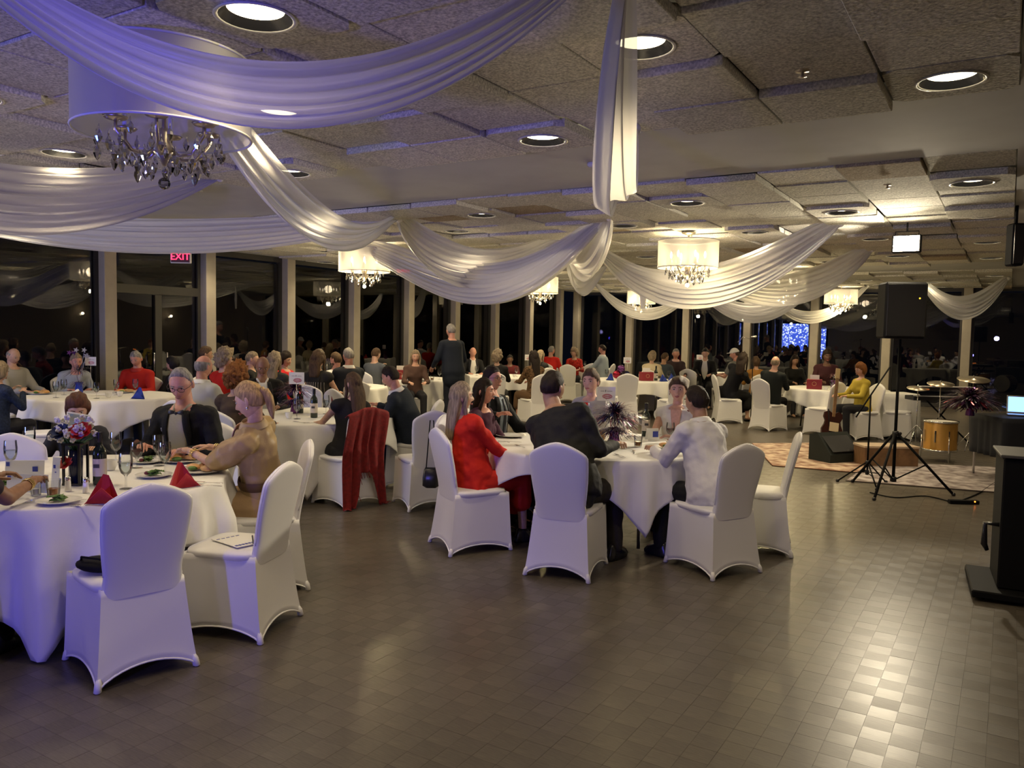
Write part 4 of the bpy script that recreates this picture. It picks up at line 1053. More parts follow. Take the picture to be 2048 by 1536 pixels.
person('man with dark hair in a navy suit hunched over his food', (783, 738, 8.6), (-7.3, 6.0), sk='pink', fat=.15, hair=('short', 'dkbrown'), top=('navy_suit_jacket', (.018, .025, .040)), lean=26, hip=(-5.50, 6.85), arms=((-.12, .44, .84), (.08, .46, .88)), hpitch=24, chair_label='white covered chair of the hunched man in navy', extras=('shirt_collar',), bottom=(.02, .025, .04))
# table four, blue lit
person('balding man in a light sweater at the far left edge', (26, 697, 11.0), 'T4', sk='fair', hair=('fringe', 'grey'), top=('pale_sweater', (.34, .33, .30)), fat=.15, lean=4, hpitch=22, chair_label='white covered chair of the man in the light sweater')
person('person in navy at the left edge with hands at the mouth, back to us', (0, 728, 9.2), 'T4', 'f', sk='fair', hair=('bob', 'ash'), top=('navy_blouse', (.015, .025, .06), .5, .7, 40), lean=8, fat=.2, arms=((-.1, .32, 1.02), (.1, .34, 1.0)))
person('person in a pale shirt leaning behind the star centrepiece', (152, 708, 11.4), 'T4', 'f', sk='pink', hair=('short', 'ash'), top=('pale_blue_shirt', (.35, .38, .42)), lean=24, hpitch=14, chair_label='white covered chair of the person behind the star centrepiece')
person('man with grey hair in a red shirt eating by the left pillar', (272, 703, 11.3), 'T4', sk='pink', hair=('short', 'grey'), top=('red_shirt', (.38, .015, .008)), lean=12, hpitch=26, extras=('shirt_collar',), collar=None, chair_label='white covered chair of the man in the red shirt')
PEOPLE[-1].collar = mat('red_collar', (.38, .015, .008), .7)
person('dark-haired figure in black sitting against the glass right of the red shirt', (345, 716, 11.9), (-13, 6), 'f', sk='fair', hair=('bob', 'black'), top=('black_top', (.012, .012, .012)), lean=6, chair_label='white covered chair of the dark-haired figure by the glass')
# table five
person('older woman with short curly blonde hair in a red jacket', (449, 702, 10.6), (-9.2, 10.2), 'f', sk='fair', hair=('curly', 'ash'), top=('red_jacket', (.45, .015, .01)), lean=4, hyaw=-30, chair_label='white covered chair of the woman in the red jacket')
person('man with brown hair mostly hidden behind the bald man in white', (411, 694, 12.2), 'T5', sk='tan', hair=('short', 'brown'), top=CH_, lean=4, chair_label='white covered chair of the hidden brown-haired man')
person('man with cropped hair in black between the curly blonde and the bald man bowing', (504, 704, 11.6), (-8.6, 8.6), sk='fair', hair=('crew', 'ash'), top=BK, lean=6, chair_label='white covered chair of the man with cropped hair in black')
person('woman with light brown long hair seen from behind the bald man bowing', (548, 706, 10.8), 'T5', 'f', sk='fair', hair=('wavy', 'ash'), top=('dark_top', (.03, .03, .03)), lean=6, chair_label='white covered chair of the woman with light brown hair')
person('dark-haired woman in a red top facing us at the crowded table', (571, 706, 12.2), (-8.3, 8.8), 'f', sk='fair', hair=('bob', 'dkbrown'), top=('red_top', (.5, .015, .02)), sleeve='short', lean=4, chair_label='white covered chair of the dark-haired woman in the red top')
person('woman with wavy brown hair in a black striped strap top, back to us', (637, 702, 10.9), (-8.9, 10.4), 'f', sk='warm', hair=('wavy', 'brown'), long_len=.26, top=('striped_top', (.02, .018, .018)), sleeve='none', lean=4, hyaw=-8, extras=('stripes',), chair_label='white covered chair of the woman in the striped strap top')
person('bearded man in a white shirt reclining right of the striped top', (672, 706, 12.3), (-9.2, 8.9), sk='pink', hair=('short', 'brown'), top=('white_shirt', (.7, .68, .64)), lean=-6, extras=('beard',), chair_label='white covered chair of the bearded man in white')
person('stout grey-haired man in a dark jacket with a white collar, in profile', (697, 697, 11.9), (-9.8, 9.4), sk='pink', fat=.25, hair=('crew', 'grey'), top=('black_blue_jacket', (.014, .016, .024)), lean=2, extras=('shirt_collar',), chair_label='white covered chair of the stout grey-haired man')
# table six
person('man with brown hair eating with his hand at his mouth by the third pillar', (752, 697, 15.2), 'T6', sk='fair', hair=('short', 'brown'), top=('grey_blue_shirt', (.09, .10, .12)), lean=8, arms=((-.1, .32, 1.02), (.2, .4, .82)), hpitch=20, chair_label='white covered chair of the man eating by the third pillar')
person('smiling woman with long blonde hair behind the dark red box', (831, 701, 15.4), (-7.5, 9.8), 'f', sk='warm', hair=('long', 'ash'), top=('brown_dress', (.09, .05, .04)), lean=6, hpitch=12, chair_label='white covered chair of the woman behind the dark red box')
person('tall grey-haired man in a dark suit standing and looking away to the left', (902, 648, 14.7), (-14, 14.2), sk='pink', hair=('short', 'grey'), top=NV, lean=8, stand=True, fat=.16, arms=((-.24, .30, 1.0), (.22, .28, .98)), hpitch=16, bottom=(.015, .018, .03))
# table seven
person('bald man in a dark suit and open white shirt behind the glasses', (946, 695, 17.6), (-7.5, 12.2), sk='pink', hair=('fringe', 'brown'), top=BK, lean=8, hpitch=20, extras=('suit_open',), chair_label='white covered chair of the bald man in the open white shirt')
person('woman with short blonde hair in black, back to us left of the corner', (995, 703, 15.4), (-9.6, 15.6), 'f', sk='fair', hair=('curly', 'ash'), top=('black_top', (.02, .02, .03)), lean=4, hyaw=-30, chair_label='white covered chair of the short-haired blonde in black')
person('shadowy guest in dark red beside the short-haired blonde', (1020, 712, 18.2), (-8.5, 13.5), 'm', sk='dark', hair=('short', 'black'), top=('maroon_top', (.09, .012, .015)), lean=10, chair_label='white covered chair of the shadowy guest in dark red')
person('woman with long brown hair in a patterned brown and gold dress, seen in profile', (1068, 704, 14.9), (-9.9, 14.2), 'f', sk='pink', hair=('wavy', 'dkbrown'), long_len=.4, top=('patterned_dress', (.16, .09, .04), .8, .7, 30), sleeve='long', bottom=(.14, .08, .04), skirt=True, lean=4, chair_label='white covered chair of the woman in the patterned dress')
person('blonde woman in dark clothes looking right between two red tops', (1081, 701, 17.4), (-8.2, 19), 'f', sk='fair', hair=('long', 'ash'), top=('dark_top', (.03, .03, .03)), lean=0, chair_label='white covered chair of the blonde looking right')
# table eight
person('grey-haired man in a red shirt at the far corner table', (1103, 693, 20.6), 'T8', sk='pink', hair=('recede', 'grey'), top=('bright_red_shirt', (.55, .02, .015)), lean=8, hyaw=-20, chair_label='white covered chair of the grey-haired man in red')
person('woman with short blonde hair and a red patterned top at the far corner table', (1149, 698, 21.4), (-9.4, 18), 'f', sk='fair', hair=('curly', 'ash'), top=('red_patterned_top', (.5, .03, .02), .7, .7, 30), lean=14, hyaw=-30, chair_label='white covered chair of the woman in the red patterned top')
person('broad dark-haired man in a light blue shirt near the lone bright pillar', (1205, 690, 20.8), (-11.4, 18.6), sk='pink', fat=.2, hair=('crew', 'dkbrown'), top=('light_blue_shirt', (.36, .42, .45)), lean=2, extras=('shirt_collar',), chair_label='white covered chair of the man in light blue')
# table nine
person('woman with short highlighted hair and a cream shawl, back to us', (1305, 704, 17.6), (-6.9, 18), 'f', sk='fair', hair=('bob', 'ash'), top=('cream_top', (.6, .5, .34)), lean=6, hyaw=-30, extras=('shawl_cream',), chair_label='white covered chair of the woman in the cream shawl')
person('man in a blue-grey jacket turned away beside the cream shawl', (1330, 706, 18.2), (-6.2, 20), sk='tan', hair=('crew', 'brown'), top=('blue_grey_jacket', (.05, .065, .085)), lean=12, hyaw=-25, fat=.12, chair_label='white covered chair of the man in the blue-grey jacket')
person('grey-haired guest with a pink collar and dark jacket', (1352, 698, 18.6), (-5.2, 15.5), 'f', sk='pink', hair=('crew', 'grey'), top=('dark_mauve_jacket', (.05, .03, .035)), lean=2, extras=('shirt_collar',), chair_label='white covered chair of the guest with the pink collar')
PEOPLE[-1].collar = mat('pink_collar', (.7, .42, .38), .7)
# table ten
person('dark-haired man in black looking down at the far right centre table', (1411, 697, 18.9), (-5.0, 14.5), sk='warm', hair=('short', 'black'), top=BK, lean=6, hpitch=20, extras=('suit_open',), chair_label='white covered chair of the man looking down at the far table')
person('person in a white cap and grey shirt reaching across the far table', (1470, 698, 17.8), (-7.5, 18.6), sk='pink', hair=('crew', 'brown'), top=('grey_tshirt', (.22, .22, .21)), sleeve='short', lean=12, arms=((-.1, .45, .80), (.1, .5, .82)), hyaw=30, extras=('cap_white',), chair_label='white covered chair of the person in the white cap')
person('woman with long dark hair in a black dress on the side-on chair', (1485, 710, 15.6), (-3.9, 17.2), 'f', hip=(-4.70, 15.77), sk='fair', hair=('wavy', 'dkbrown'), long_len=.3, top=('black_dress2_dress', (.012, .012, .014)), bottom=(.012, .012, .014), skirt=True, lean=2, hyaw=10)
person('guest in mustard seen behind the woman in the black dress', (1512, 715, 16.8), (-5.5, 18.4), 'f', sk='tan', hair=('bob', 'brown'), top=('mustard_top', (.32, .15, .03)), lean=8, chair_label='white covered chair of the guest in mustard')
person('bald man in a black suit seen from behind on the right', (1552, 710, 14.7), (-3.3, 17.6), hip=(-3.72, 15.02), sk='warm', fat=.14, hair=('fringe', 'ash'), top=('black_green_jacket', (.009, .012, .012)), lean=4, hpitch=2, bottom=(.01, .01, .012))
person('dark seated guest by the pillar at the right table', (1655, 700, 15.6), 'T11', 'f', sk='dark', hair=('bob', 'dkbrown'), top=('dark_wine_top', (.05, .015, .02)), lean=12, chair_label='white covered chair of the dark guest by the pillar')
person('guest with brown hair in the shadows behind the bald man in black', (1590, 712, 17.4), 'T11', 'f', sk='tan', hair=('wavy', 'dkbrown'), top=('black_top', (.015, .015, .015)), lean=4, chair_label='white covered chair of the guest in the shadows')
person('child in a yellow top sitting near the black loudspeaker stand', (1722, 728, 13.6), (-3.4, 13.5), 'f', sk='warm', hair=('bob', 'ginger'), top=('yellow_top', (.5, .38, .05)), lean=6, hpitch=14, chair_label='white covered chair of the child in yellow')

# ------------------------------------------------------------------ things on the tables
def lathe_thing(name, parts):
    t = thing(name)
    for nm, prof, m_ in parts:
        b = MB(); b.lathe(prof, n=20, caps=False); b.obj(nm, m_, t, auto=50)
    return t
def proto(name, cat):
    P_ = PROTO[name]; return P_
def goblet(fill=None, h=.175):
    s_ = h/.175; pr = [('foot', [(.001, .004), (.034, .003), (.035, .001), (.002, 0)], glass_ware), ('stem', [(.010, .003), (.0045, .012), (.004, .055*s_), (.010, .066*s_)], glass_ware),
        ('bowl', [(.006, .064*s_), (.026, .078*s_), (.036, .105*s_), (.038, .135*s_), (.034, h), (.032, h), (.036, .135*s_), (.034, .105*s_), (.024, .080*s_), (.001, .069*s_)], glass_ware)]
    if fill: pr.append(('drink', [(.001, .070*s_), (.024, .081*s_), (.034, .106*s_), (.0355, .125*s_), (.001, .125*s_)], fill))
    return pr
PR = {}
def make(kind):
    if kind in ('goblet', 'wine_glass'): return lathe_thing(kind, goblet(water_m if kind == 'goblet' else wine_m, .205 if kind == 'goblet' else .17))
    if kind == 'tumbler': return lathe_thing(kind, [('glass_wall', [(.001, .002), (.030, .002), (.038, .09), (.036, .09), (.029, .008), (.001, .008)], glass_ware), ('drink', [(.001, .009), (.028, .009), (.032, .042), (.001, .042)], beer_m)])
    if kind == 'cup': return lathe_thing(kind, [('bowl', [(.001, .002), (.022, .002), (.036, .03), (.04, .065), (.037, .065), (.03, .03), (.001, .008)], porcelain)])
    if kind == 'wine_bottle':
        t = thing(kind); b = MB(); b.lathe([(.002, 0), (.034, 0), (.037, .005), (.037, .175), (.034, .2), (.018, .225), (.0145, .24), (.0145, .29), (.002, .29)], n=24); b.obj('glass_body', bottle_m, t, auto=60)
        b = MB(); b.lathe([(.0375, .05), (.0375, .15)], n=24, caps=False); b.obj('label', label_m, t)
        b = MB(); b.box((0, -.0380, .11), (.035, .0012, .022), bev=.0004); b.obj('emblem', print_m, t, False)
        b = MB(); b.lathe([(.0155, .245), (.0165, .25), (.0165, .302), (.002, .304)], n=16); b.obj('foil_cap', black_gloss, t, auto=50); return t
    if kind in ('salad_plate', 'dinner_plate', 'empty_plate'):
        t = thing(kind); R_ = {'salad_plate': .105, 'dinner_plate': .15, 'empty_plate': .135}[kind]
        b = MB(); b.lathe([(.001, .004), (R_*.62, .004), (R_*.72, .009), (R_, .017), (R_+.002, .016), (R_*.7, .003), (R_*.5, 0), (.001, 0)], n=36, caps=False); b.obj('rim_dish', porcelain, t, auto=60)
        rr = random.Random(4)
        if kind == 'salad_plate':
            for k in range(16):
                b = MB(); a = rr.uniform(0, 6.3); r = rr.uniform(0, .045); z = .012+rr.uniform(0, .028); G = []
                for i in range(4): G.append([(r*math.cos(a)+(i-1.5)*.013, r*math.sin(a)+(j-1.5)*.011+.004*math.sin(i*2.), z+.006*math.sin(i*1.7+a)*math.cos(j*2.1)) for j in range(4)])
                b.grid(G); b.obj('salad_leaf', leaf_m, t, thick=.0015)
            b = MB(); b.ball((-.035, .02, .022), (.018, .015, .012)); b.obj('beet_slice', beet_m, t)
        elif kind == 'dinner_plate':
            for k in range(4):
                b = MB(); a = k*1.1; b.ball((.06*math.cos(a), .06*math.sin(a), .026), (.055, .034, .020), None, 12, 7, Matrix.Rotation(a, 3, 'Z')); b.obj('food_portion', fruit_m if k % 2 else roll_m, t)
            b = MB(); b.ball((-.04, -.03, .022), (.035, .028, .014)); b.obj('vegetable_heap', leaf_m, t)
        return t
    if kind in ('red_napkin', 'blue_napkin'):
        t = thing('folded_napkin'); m_ = napkin_red if kind[0] == 'r' else napkin_blue; b = MB()
        v = [(-.085, -.05, 0), (.085, -.05, 0), (.03, .065, 0), (-.03, .065, 0), (-.012, .0, .145), (.014, .004, .138), (-.03, -.01, .005), (.03, -.01, .005)]
        b.add(v, [(0, 4, 3), (0, 6, 4), (6, 7, 5, 4), (7, 1, 5), (1, 2, 5), (5, 2, 3, 4), (0, 3, 2, 1)]); b.obj('fold', m_, t, False, sub=0)
        b = MB(); b.grid([[(-.083+.0166*i, -.054-.010*j, .003+.07*j*(1-abs(i-5)/5.)*.6) for i in range(11)] for j in range(3)]); b.obj('front_flap', m_, t, thick=.003); return t
    if kind in ('fork', 'knife', 'spoon'):
        t = thing(kind); b = MB(); b.loft([[(w_*math.cos(j*PI/4), y, .004+.0012*math.sin(j*PI/4)) for j in range(8)] for w_, y in ((.004, -.09), (.007, -.07), (.003, -.01), (.003, .03))]); b.obj('handle', silver_m, t)
        b = MB()
        if kind == 'fork':
            b.box((0, .045, .004), (.02, .03, .002), bev=.0008)
            for k in range(4): b.box((-.008+.0053*k, .075, .004), (.0028, .035, .0018))
            b.obj('tines', silver_m, t, False)
        elif kind == 'knife': b.box((0, .07, .003), (.016, .09, .0015), bev=.0006); b.obj('blade', silver_m, t, False)
        else: b.ball((0, .055, .005), (.016, .026, .004)); b.obj('bowl', silver_m, t)
        return t
    if kind == 'salt_shaker': return lathe_thing(kind, [('glass_body', [(.001, 0), (.017, 0), (.015, .05), (.013, .06), (.001, .06)], porcelain), ('screw_top', [(.0145, .058), (.0150, .075), (.008, .085), (.001, .086)], silver_m)])
    if kind == 'votive_candle': return lathe_thing(kind, [('holder', [(.001, 0), (.024, 0), (.030, .06), (.027, .06), (.022, .006), (.001, .006)], glass_ware), ('wax', [(.001, .007), (.021, .007), (.024, .035), (.001, .035)], porcelain)])
    if kind == 'gift_box':
        t = thing(kind); b = MB(); b.box((0, 0, .09), (.26, .16, .18), bev=.004); b.obj('box', giftred, t, False)
        b = MB(); b.tube([(.035*math.cos(a*PI/10), -.0815, .1+.035*math.sin(a*PI/10)) for a in range(21)], .003, n=5); b.obj('round_emblem', mat('gold_print', (.5, .35, .15), .4), t)
        b = MB(); b.box((0, .0, .215), (.16, .01, .09)); b.obj('card', paper_m, t, False); return t
    if kind == 'sign_card':
        t = thing(kind); b = MB(); b.tube([(0, 0, 0), (0, 0, .36)], .003, n=6); b.obj('stick', metal_m, t)
        b = MB(); b.box((0, 0, .40), (.16, .004, .125), bev=.001); c = b.obj('card', paper_m, t, False)
        b = MB()
        for r in (1, .8): b.tube([(.042*r*math.cos(a*PI/12)+.01, -.0035, .378+.019*r*math.sin(a*PI/12)) for a in range(25)], .0018, n=5)
        for k in range(5): b.box((-.012+.011*k, -.0032, .378), (.006, .001, .012))
        b.obj('oval_logo', red_print, c, False)
        b = MB(); b.box((-.005, -.0032, .425), (.005, .001, .018)); b.box((-.032, -.0032, .423), (.035, .001, .003)); b.box((.03, -.0032, .423), (.045, .001, .003)); b.obj('small_print', print_m, c, False); return t
    if kind == 'tinsel':
        return None
def put(kind, x, y, rz, label, cat, group=None, z=.767):
    if kind not in PR:
        o = make(kind); KIDS[o.name] = [(c, list(c.children)) for c in o.children]; PR[kind] = o; o.location = (x, y, z); o.rotation_euler = (0, 0, rz); return tag(o, label, cat, group)
    return tag(dup(PR[kind], (x, y, z), rz, label), label, cat, group)
def pput(kind, px, py, rz, label, cat, group=None, z=.767):
    p = at(px, py, Z=z); return put(kind, p.x, p.y, rz, label, cat, group, z)
def tinsel(parent, c, r, n, mats, seed, up=.6, w_=.006):
    rr = random.Random(seed); per = {}
    for k in range(n):
        a = rr.uniform(0, 2*PI); e = rr.uniform(-.3, 1.4); d = Vector((math.cos(a)*math.cos(e), math.sin(a)*math.cos(e), math.sin(e)*up+.15)); L = r*rr.uniform(.55, 1.1); m_ = rr.choice(mats)
        side = d.cross(Vector((0, 0, 1))).normalized()*w_/2; G = []
        for i in range(7):
            u = i/6; p = Vector(c)+d*L*u+Vector((0, 0, -.35*L*u*u))+side*3*math.sin(u*5+k); G.append([p-side, p+side])
        per.setdefault(m_.name, MB()).grid(G, m_)
    for nm, b in per.items(): o = b.obj('tinsel_spray', None, parent, False); o['kind'] = 'stuff'
def burst(x, y, label, mats, r=.2, n=150, h=.28, seed=1, stars=0, z=.767, vase=None, card=False, w_=.006):
    t = thing('tinsel_centrepiece', (x, y, z), seed, label, 'centrepiece')
    b = MB(); b.lathe([(.002, 0), (.05, 0), (.052, .01), (.04, .1), (.055, .14), (.05, .14), (.002, .12)], n=20); b.obj('vase', vase or foil_p, t, auto=50)
    b = MB(); b.tube([(0, 0, .1), (0, 0, h)], .004); b.obj('stem', metal_m, t)
    tinsel(t, (0, 0, h), r, n, mats, seed, w_=w_); tinsel(t, (0, 0, .13), r*.8, n//2, mats, seed+9, .3, w_=w_)
    for k in range(stars):
        a = k*2.4; b = MB(); b.tube([(0, 0, .12), (.07*math.cos(a), .07*math.sin(a), h+.1), (.11*math.cos(a), .11*math.sin(a), h+.18+.04*(k % 3))], .002, n=5)
        c = Vector((.11*math.cos(a), .11*math.sin(a), h+.2+.04*(k % 3))); pts = []
        for q in range(10): rr = .04 if q % 2 == 0 else .017; pts.append(rr*math.cos(q*PI/5)); pts.append(rr*math.sin(q*PI/5))
        b.loft([[c+Vector((pts[2*q], dy, pts[2*q+1])) for q in range(10)] for dy in (-.002, .002)]); b.obj('star_pick', mats[k % len(mats)], t, False)
    return t
def card(px, py, w_, h_, rz, label, cat='card', z=.767, tent=False, marks=None, group=None, lean=.12):
    p = at(px, py, Z=z); t = thing('printed_card', (p.x, p.y, z), rz, label, cat, group)
    b = MB(); b.box((0, 0, h_/2+.001), (w_, .003, h_), R=Matrix.Rotation(-lean, 3, 'X'), bev=.001); c = b.obj('front_leaf', paper_m, t, False)
    if tent: b = MB(); b.box((0, .05, h_/2+.001), (w_, .003, h_), R=Matrix.Rotation(lean+.25, 3, 'X'), bev=.001); b.obj('rear_leaf', paper_m, t, False)
    if marks:
        b = MB(); 
        for mx, mz, mw, mh in marks: b.box((mx, -.004-(h_/2-mz)*math.tan(lean)*-1, mz), (mw, .0015, mh))
        b.obj('print', blue_print, c, False)
    return t
AWAY = yaw
# nearest table
pput('salad_plate', 118, 1005, .4, 'white plate with beet and green leaves at the table edge under the brown hand', 'plate', 'plates on the nearest table')
pput('salad_plate', 308, 953, 1.2, 'salad plate behind the upright red napkin pair', 'plate', 'plates on the nearest table')
pput('salad_plate', 293, 925, 2.2, 'small salad plate beside the red wine glass', 'plate', 'plates on the nearest table')
pput('dinner_plate', 402, 943, 0, 'white dinner plate with melon and meat before the woman in tan', 'plate', 'plates on the nearest table')
pput('dinner_plate', 366, 922, .9, 'dinner plate in front of the man in the bow tie', 'plate', 'plates on the nearest table')
pput('salad_plate', 5, 975, .9, 'plate with pale leaves cut off by the left edge', 'plate', 'plates on the nearest table')
pput('goblet', 252, 978, 0, 'water goblet in front of the upright red napkin', 'glass', 'water goblets on the nearest table')
pput('goblet', 330, 950, 0, 'water goblet left of the folded red napkin by the chair back', 'glass', 'water goblets on the nearest table')
pput('goblet', 318, 932, 0, 'tall water goblet in front of the bow tie man', 'glass', 'water goblets on the nearest table')
pput('goblet', 232, 925, 0, 'water goblet beside the black candle holder', 'glass', 'water goblets on the nearest table')
pput('goblet', 60, 912, 0, 'goblet behind the white cards on the left', 'glass', 'water goblets on the nearest table')
pput('goblet', 22, 948, 0, 'tall glass cut off at the left edge', 'glass', 'water goblets on the nearest table')
pput('wine_glass', 274, 936, 0, 'glass of red wine left of the bow tie man', 'glass')
pput('tumbler', 107, 992, 0, 'whisky tumbler with amber drink beside the brown hand', 'glass')
pput('wine_bottle', 200, 968, yaw, 'dark wine bottle with a cream label by the flower vase', 'bottle')
pput('red_napkin', 212, 1003, yaw+.2, 'upright folded red napkin left of the blue lit chair back', 'napkin', 'red napkins on the nearest table')
pput('red_napkin', 360, 973, yaw+.9, 'folded red napkin leaning beside the dinner plate', 'napkin', 'red napkins on the nearest table')
pput('salt_shaker', 136, 982, 0, 'salt shaker with silver top beside the amber drink', 'shaker', 'shakers on the nearest table')
pput('salt_shaker', 172, 985, 0, 'white shaker between the vase and the upright napkin', 'shaker', 'shakers on the nearest table')
pput('votive_candle', 72, 990, 0, 'small clear candle holder under the brown wrist', 'candle')
pput('cup', 222, 940, 0, 'white candle cup behind the wine bottle', 'cup')
for k, (px, py, a, kd, lab) in enumerate(((45, 1008, .5, 'fork', 'fork left of the beet salad plate'), (160, 1000, 2.2, 'knife', 'knife lying across the plate with green leaves'), (172, 1012, 2.0, 'fork', 'fork with its tines off the beet salad plate'), (418, 966, 1.95, 'fork', 'upper of two forks right of the folded red napkin'), (415, 972, 1.95, 'fork', 'lower of two forks right of the folded red napkin'))):
    pput(kd, px, py, a, lab, 'cutlery', 'cutlery on the nearest table')
card(55, 985, .24, .10, yaw-.1, 'white printed card lying in front of the cards on the left of the nearest table', marks=[(-.1, .08, .02, .02)])
card(50, 958, .22, .11, yaw+.1, 'white place card standing at the back of the card group', marks=[(-.09, .09, .02, .025), (.06, .06, .03, .03)])
card(112, 975, .05, .17, yaw-.2, 'narrow white card with blue print between the drink and the vase', marks=[(0, .12, .014, .02), (0, .06, .010, .06)])
# vase of flowers
p = at(152, 968, Z=.767); vf = thing('flower_vase', (p.x, p.y, .767), 0, 'black square vase with red, white and navy flowers on the nearest table', 'vase')
b = MB()
for sx in (-1, 1):
    for sy in (-1, 1): b.box((sx*.045, sy*.045, .12), (.012, .012, .24))
b.box((0, 0, .235), (.105, .105, .012)); b.box((0, 0, .006), (.105, .105, .012)); b.obj('frame', black_gloss, vf, False)
b = MB(); b.lathe([(.002, .012), (.036, .012), (.04, .2), (.035, .2)], n=20, caps=False); b.obj('glass_tube', mat('navy_glass', (.01, .015, .06), .1), vf)
rr = random.Random(8)
def bloom(c, r, m_, layers, n, nm):
    c = Vector(c); d = Vector((c.x, c.y-.05, .25)).normalized() if 1 else 0; d = Vector((c.x*1.2, -.5, .5)).normalized(); X = d.cross(Vector((0, 0, 1))).normalized(); Y = d.cross(X)
    for l in range(layers):
        for k in range(n):
            a = 2*PI*k/n+l*.5; o_ = X*math.cos(a)+Y*math.sin(a); s_ = X*-math.sin(a)+Y*math.cos(a); R_ = r*(1-.28*l); G = []
            for i in range(5):
                u = i/4; w_ = R_*.55*math.sin(min(1, u*1.15+.1)*PI*.85)+.002
                G.append([c+o_*R_*u+d*(.02*l*u+R_*.35*u*u)+s_*w_*q+d*abs(q)*.006 for q in (-1, -.4, .4, 1)])
            b = MB(); b.grid(G); b.obj(nm, m_, vf)
    b = MB(); b.ball(c+d*.012, r*.2); b.obj('flower_centre', mat('flower_centre', (.25, .15, .04), .7), vf)
# local axes of the vase: x right in the picture, -y toward us
vf.rotation_euler = (0, 0, yaw)
bloom((.05, -.03, .30), .062, red_pet, 2, 7, 'red_petal'); bloom((-.055, -.04, .295), .055, navy_pet, 2, 7, 'navy_petal'); bloom((-.03, -.05, .12), .045, red_pet, 1, 6, 'red_petal')
for k in range(34):
    a = rr.uniform(0, 2*PI); e = rr.uniform(-.2, 1.3); r = rr.uniform(.08, .135); c = Vector((r*1.15*math.cos(a)*math.cos(e), r*math.sin(a)*math.cos(e)*.7, .27+r*math.sin(e)*1.0))
    b = MB()
    for q in range(5): b.ball(c+Vector((.010*math.cos(q*1.26), rr.uniform(-.006, .006), .010*math.sin(q*1.26))), .009, None, 6, 5)
    b.obj('white_blossom', white_pet, vf)
for k in range(16):
    a = rr.uniform(0, 2*PI); b = MB(); b.tube([(0, 0, .18), (.05*math.cos(a), .03*math.sin(a), .25), (.11*math.cos(a), .06*math.sin(a), .24+.06*rr.random())], [.004, .012, .002], n=5); b.obj('green_leaf', green_m, vf)
# card held by the woman behind the flowers
p = at(155, 842, depth=5.35); t = thing('held_card', p, yaw+.1, 'small picture card held up in front of the brown-haired woman', 'card')
b = MB(); b.box((0, 0, 0), (.15, .003, .105), R=Matrix.Rotation(.15, 3, 'Y'), bev=.001); c = b.obj('card_stock', paper_m, t, False)
b = MB(); b.box((0, -.003, 0), (.13, .001, .085), R=Matrix.Rotation(.15, 3, 'Y')); b.obj('picture', mat('card_picture', (.12, .2, .35), .6, noise=.9, nscale=30, col2=(.35, .3, .2)), c, False)
# programme and pencil on the empty chair, dark bag on the nearest chair
t = thing('programme', (-3.62, 2.97, .492), yaw+.9, 'white programme with blue print lying on the empty chair', 'booklet')
b = MB(); b.box((0, 0, 0), (.2, .26, .004), bev=.001); b.obj('cover', paper_m, t, False)
b = MB(); [b.box((-.085+.02*k, -.1, .003), (.014, .02, .001)) for k in range(6)]; [b.box((-.08+.03*k, .09, .003), (.02, .008, .001)) for k in range(5)]; b.obj('print', blue_print, t, False)
t = thing('pencil', (-3.55, 3.0, .502), .9, 'dark pencil lying across the programme', 'pencil')
b = MB(); b.tube([(0, -.09, 0), (0, .075, 0)], .0045, n=6); b.obj('barrel', print_m, t, False)
b = MB(); b.tube([(0, .075, 0), (0, .092, 0)], [.0045, .0005], n=6); b.obj('tip', wood_m, t, False)
p = (-3.72, 2.22); t = thing('dark_bag', (p[0], p[1], .487), .3, 'flat black bag lying on the seat of the nearest chair', 'bag')
b = MB(); b.ball((0, 0, .03), (.13, .09, .035), None, 16, 10); b.obj('pouch', black_m, t)
b = MB(); b.tube([(-.1, -.02, .04), (-.06, -.06, .075), (.04, -.06, .075), (.09, -.02, .04)], .006); b.obj('strap', black_m, t)
# red napkin on the lap of the woman in tan, orange one beside
t = thing('lap_napkin', (-4.36, 3.24, .63), yaw, 'red napkin spread over the lap of the woman in tan', 'napkin')
b = MB(); b.grid([[(-.17+.03*i, -.14+.03*j, .02+.05*math.cos((i-5)*.33)-.012*j-.0*(i)+.008*math.sin(i*1.9+j)) for i in range(12)] for j in range(10)]); b.obj('cloth', napkin_red, t, thick=.004)

# central table
pput('empty_plate', 1022, 873, 0, 'dinner plate with dark remains left of the charcoal jacket', 'plate', 'plates on the central table')
pput('dinner_plate', 1345, 897, 0, 'plate with yellow food under the white shirt man\'s arms', 'plate', 'plates on the central table')
pput('knife', 1022, 884, 1.9, 'knife on the bare left side of the central table', 'cutlery', 'cutlery on the central table')
pput('fork', 1040, 893, 1.0, 'fork on the bare left side of the central table', 'cutlery', 'cutlery on the central table')
pput('spoon', 1268, 905, .4, 'spoon beside the cuff of the white shirt', 'cutlery', 'cutlery on the central table')
pput('fork', 1240, 912, .9, 'fork between the dark sleeve and the white cuff', 'cutlery', 'cutlery on the central table')
pput('knife', 1255, 899, 1.2, 'knife lying behind the spoon on the central table', 'cutlery', 'cutlery on the central table')
pput('goblet', 1323, 870, 0, 'wine goblet in front of the woman in the white V-neck', 'glass', 'glasses on the central table')
pput('goblet', 1350, 868, 0, 'goblet touching the chin side of the woman in white', 'glass', 'glasses on the central table')
pput('tumbler', 1276, 893, 0, 'tumbler held by the man in the white shirt', 'glass', 'glasses on the central table')
pput('goblet', 1262, 872, 0, 'water glass between the tinsel and the green bottle', 'glass', 'glasses on the central table')
pput('wine_glass', 1340, 884, 0, 'red wine glass at the hand of the white shirt man', 'glass', 'glasses on the central table')
pput('wine_bottle', 1291, 872, yaw, 'green wine bottle standing on the central table', 'bottle')
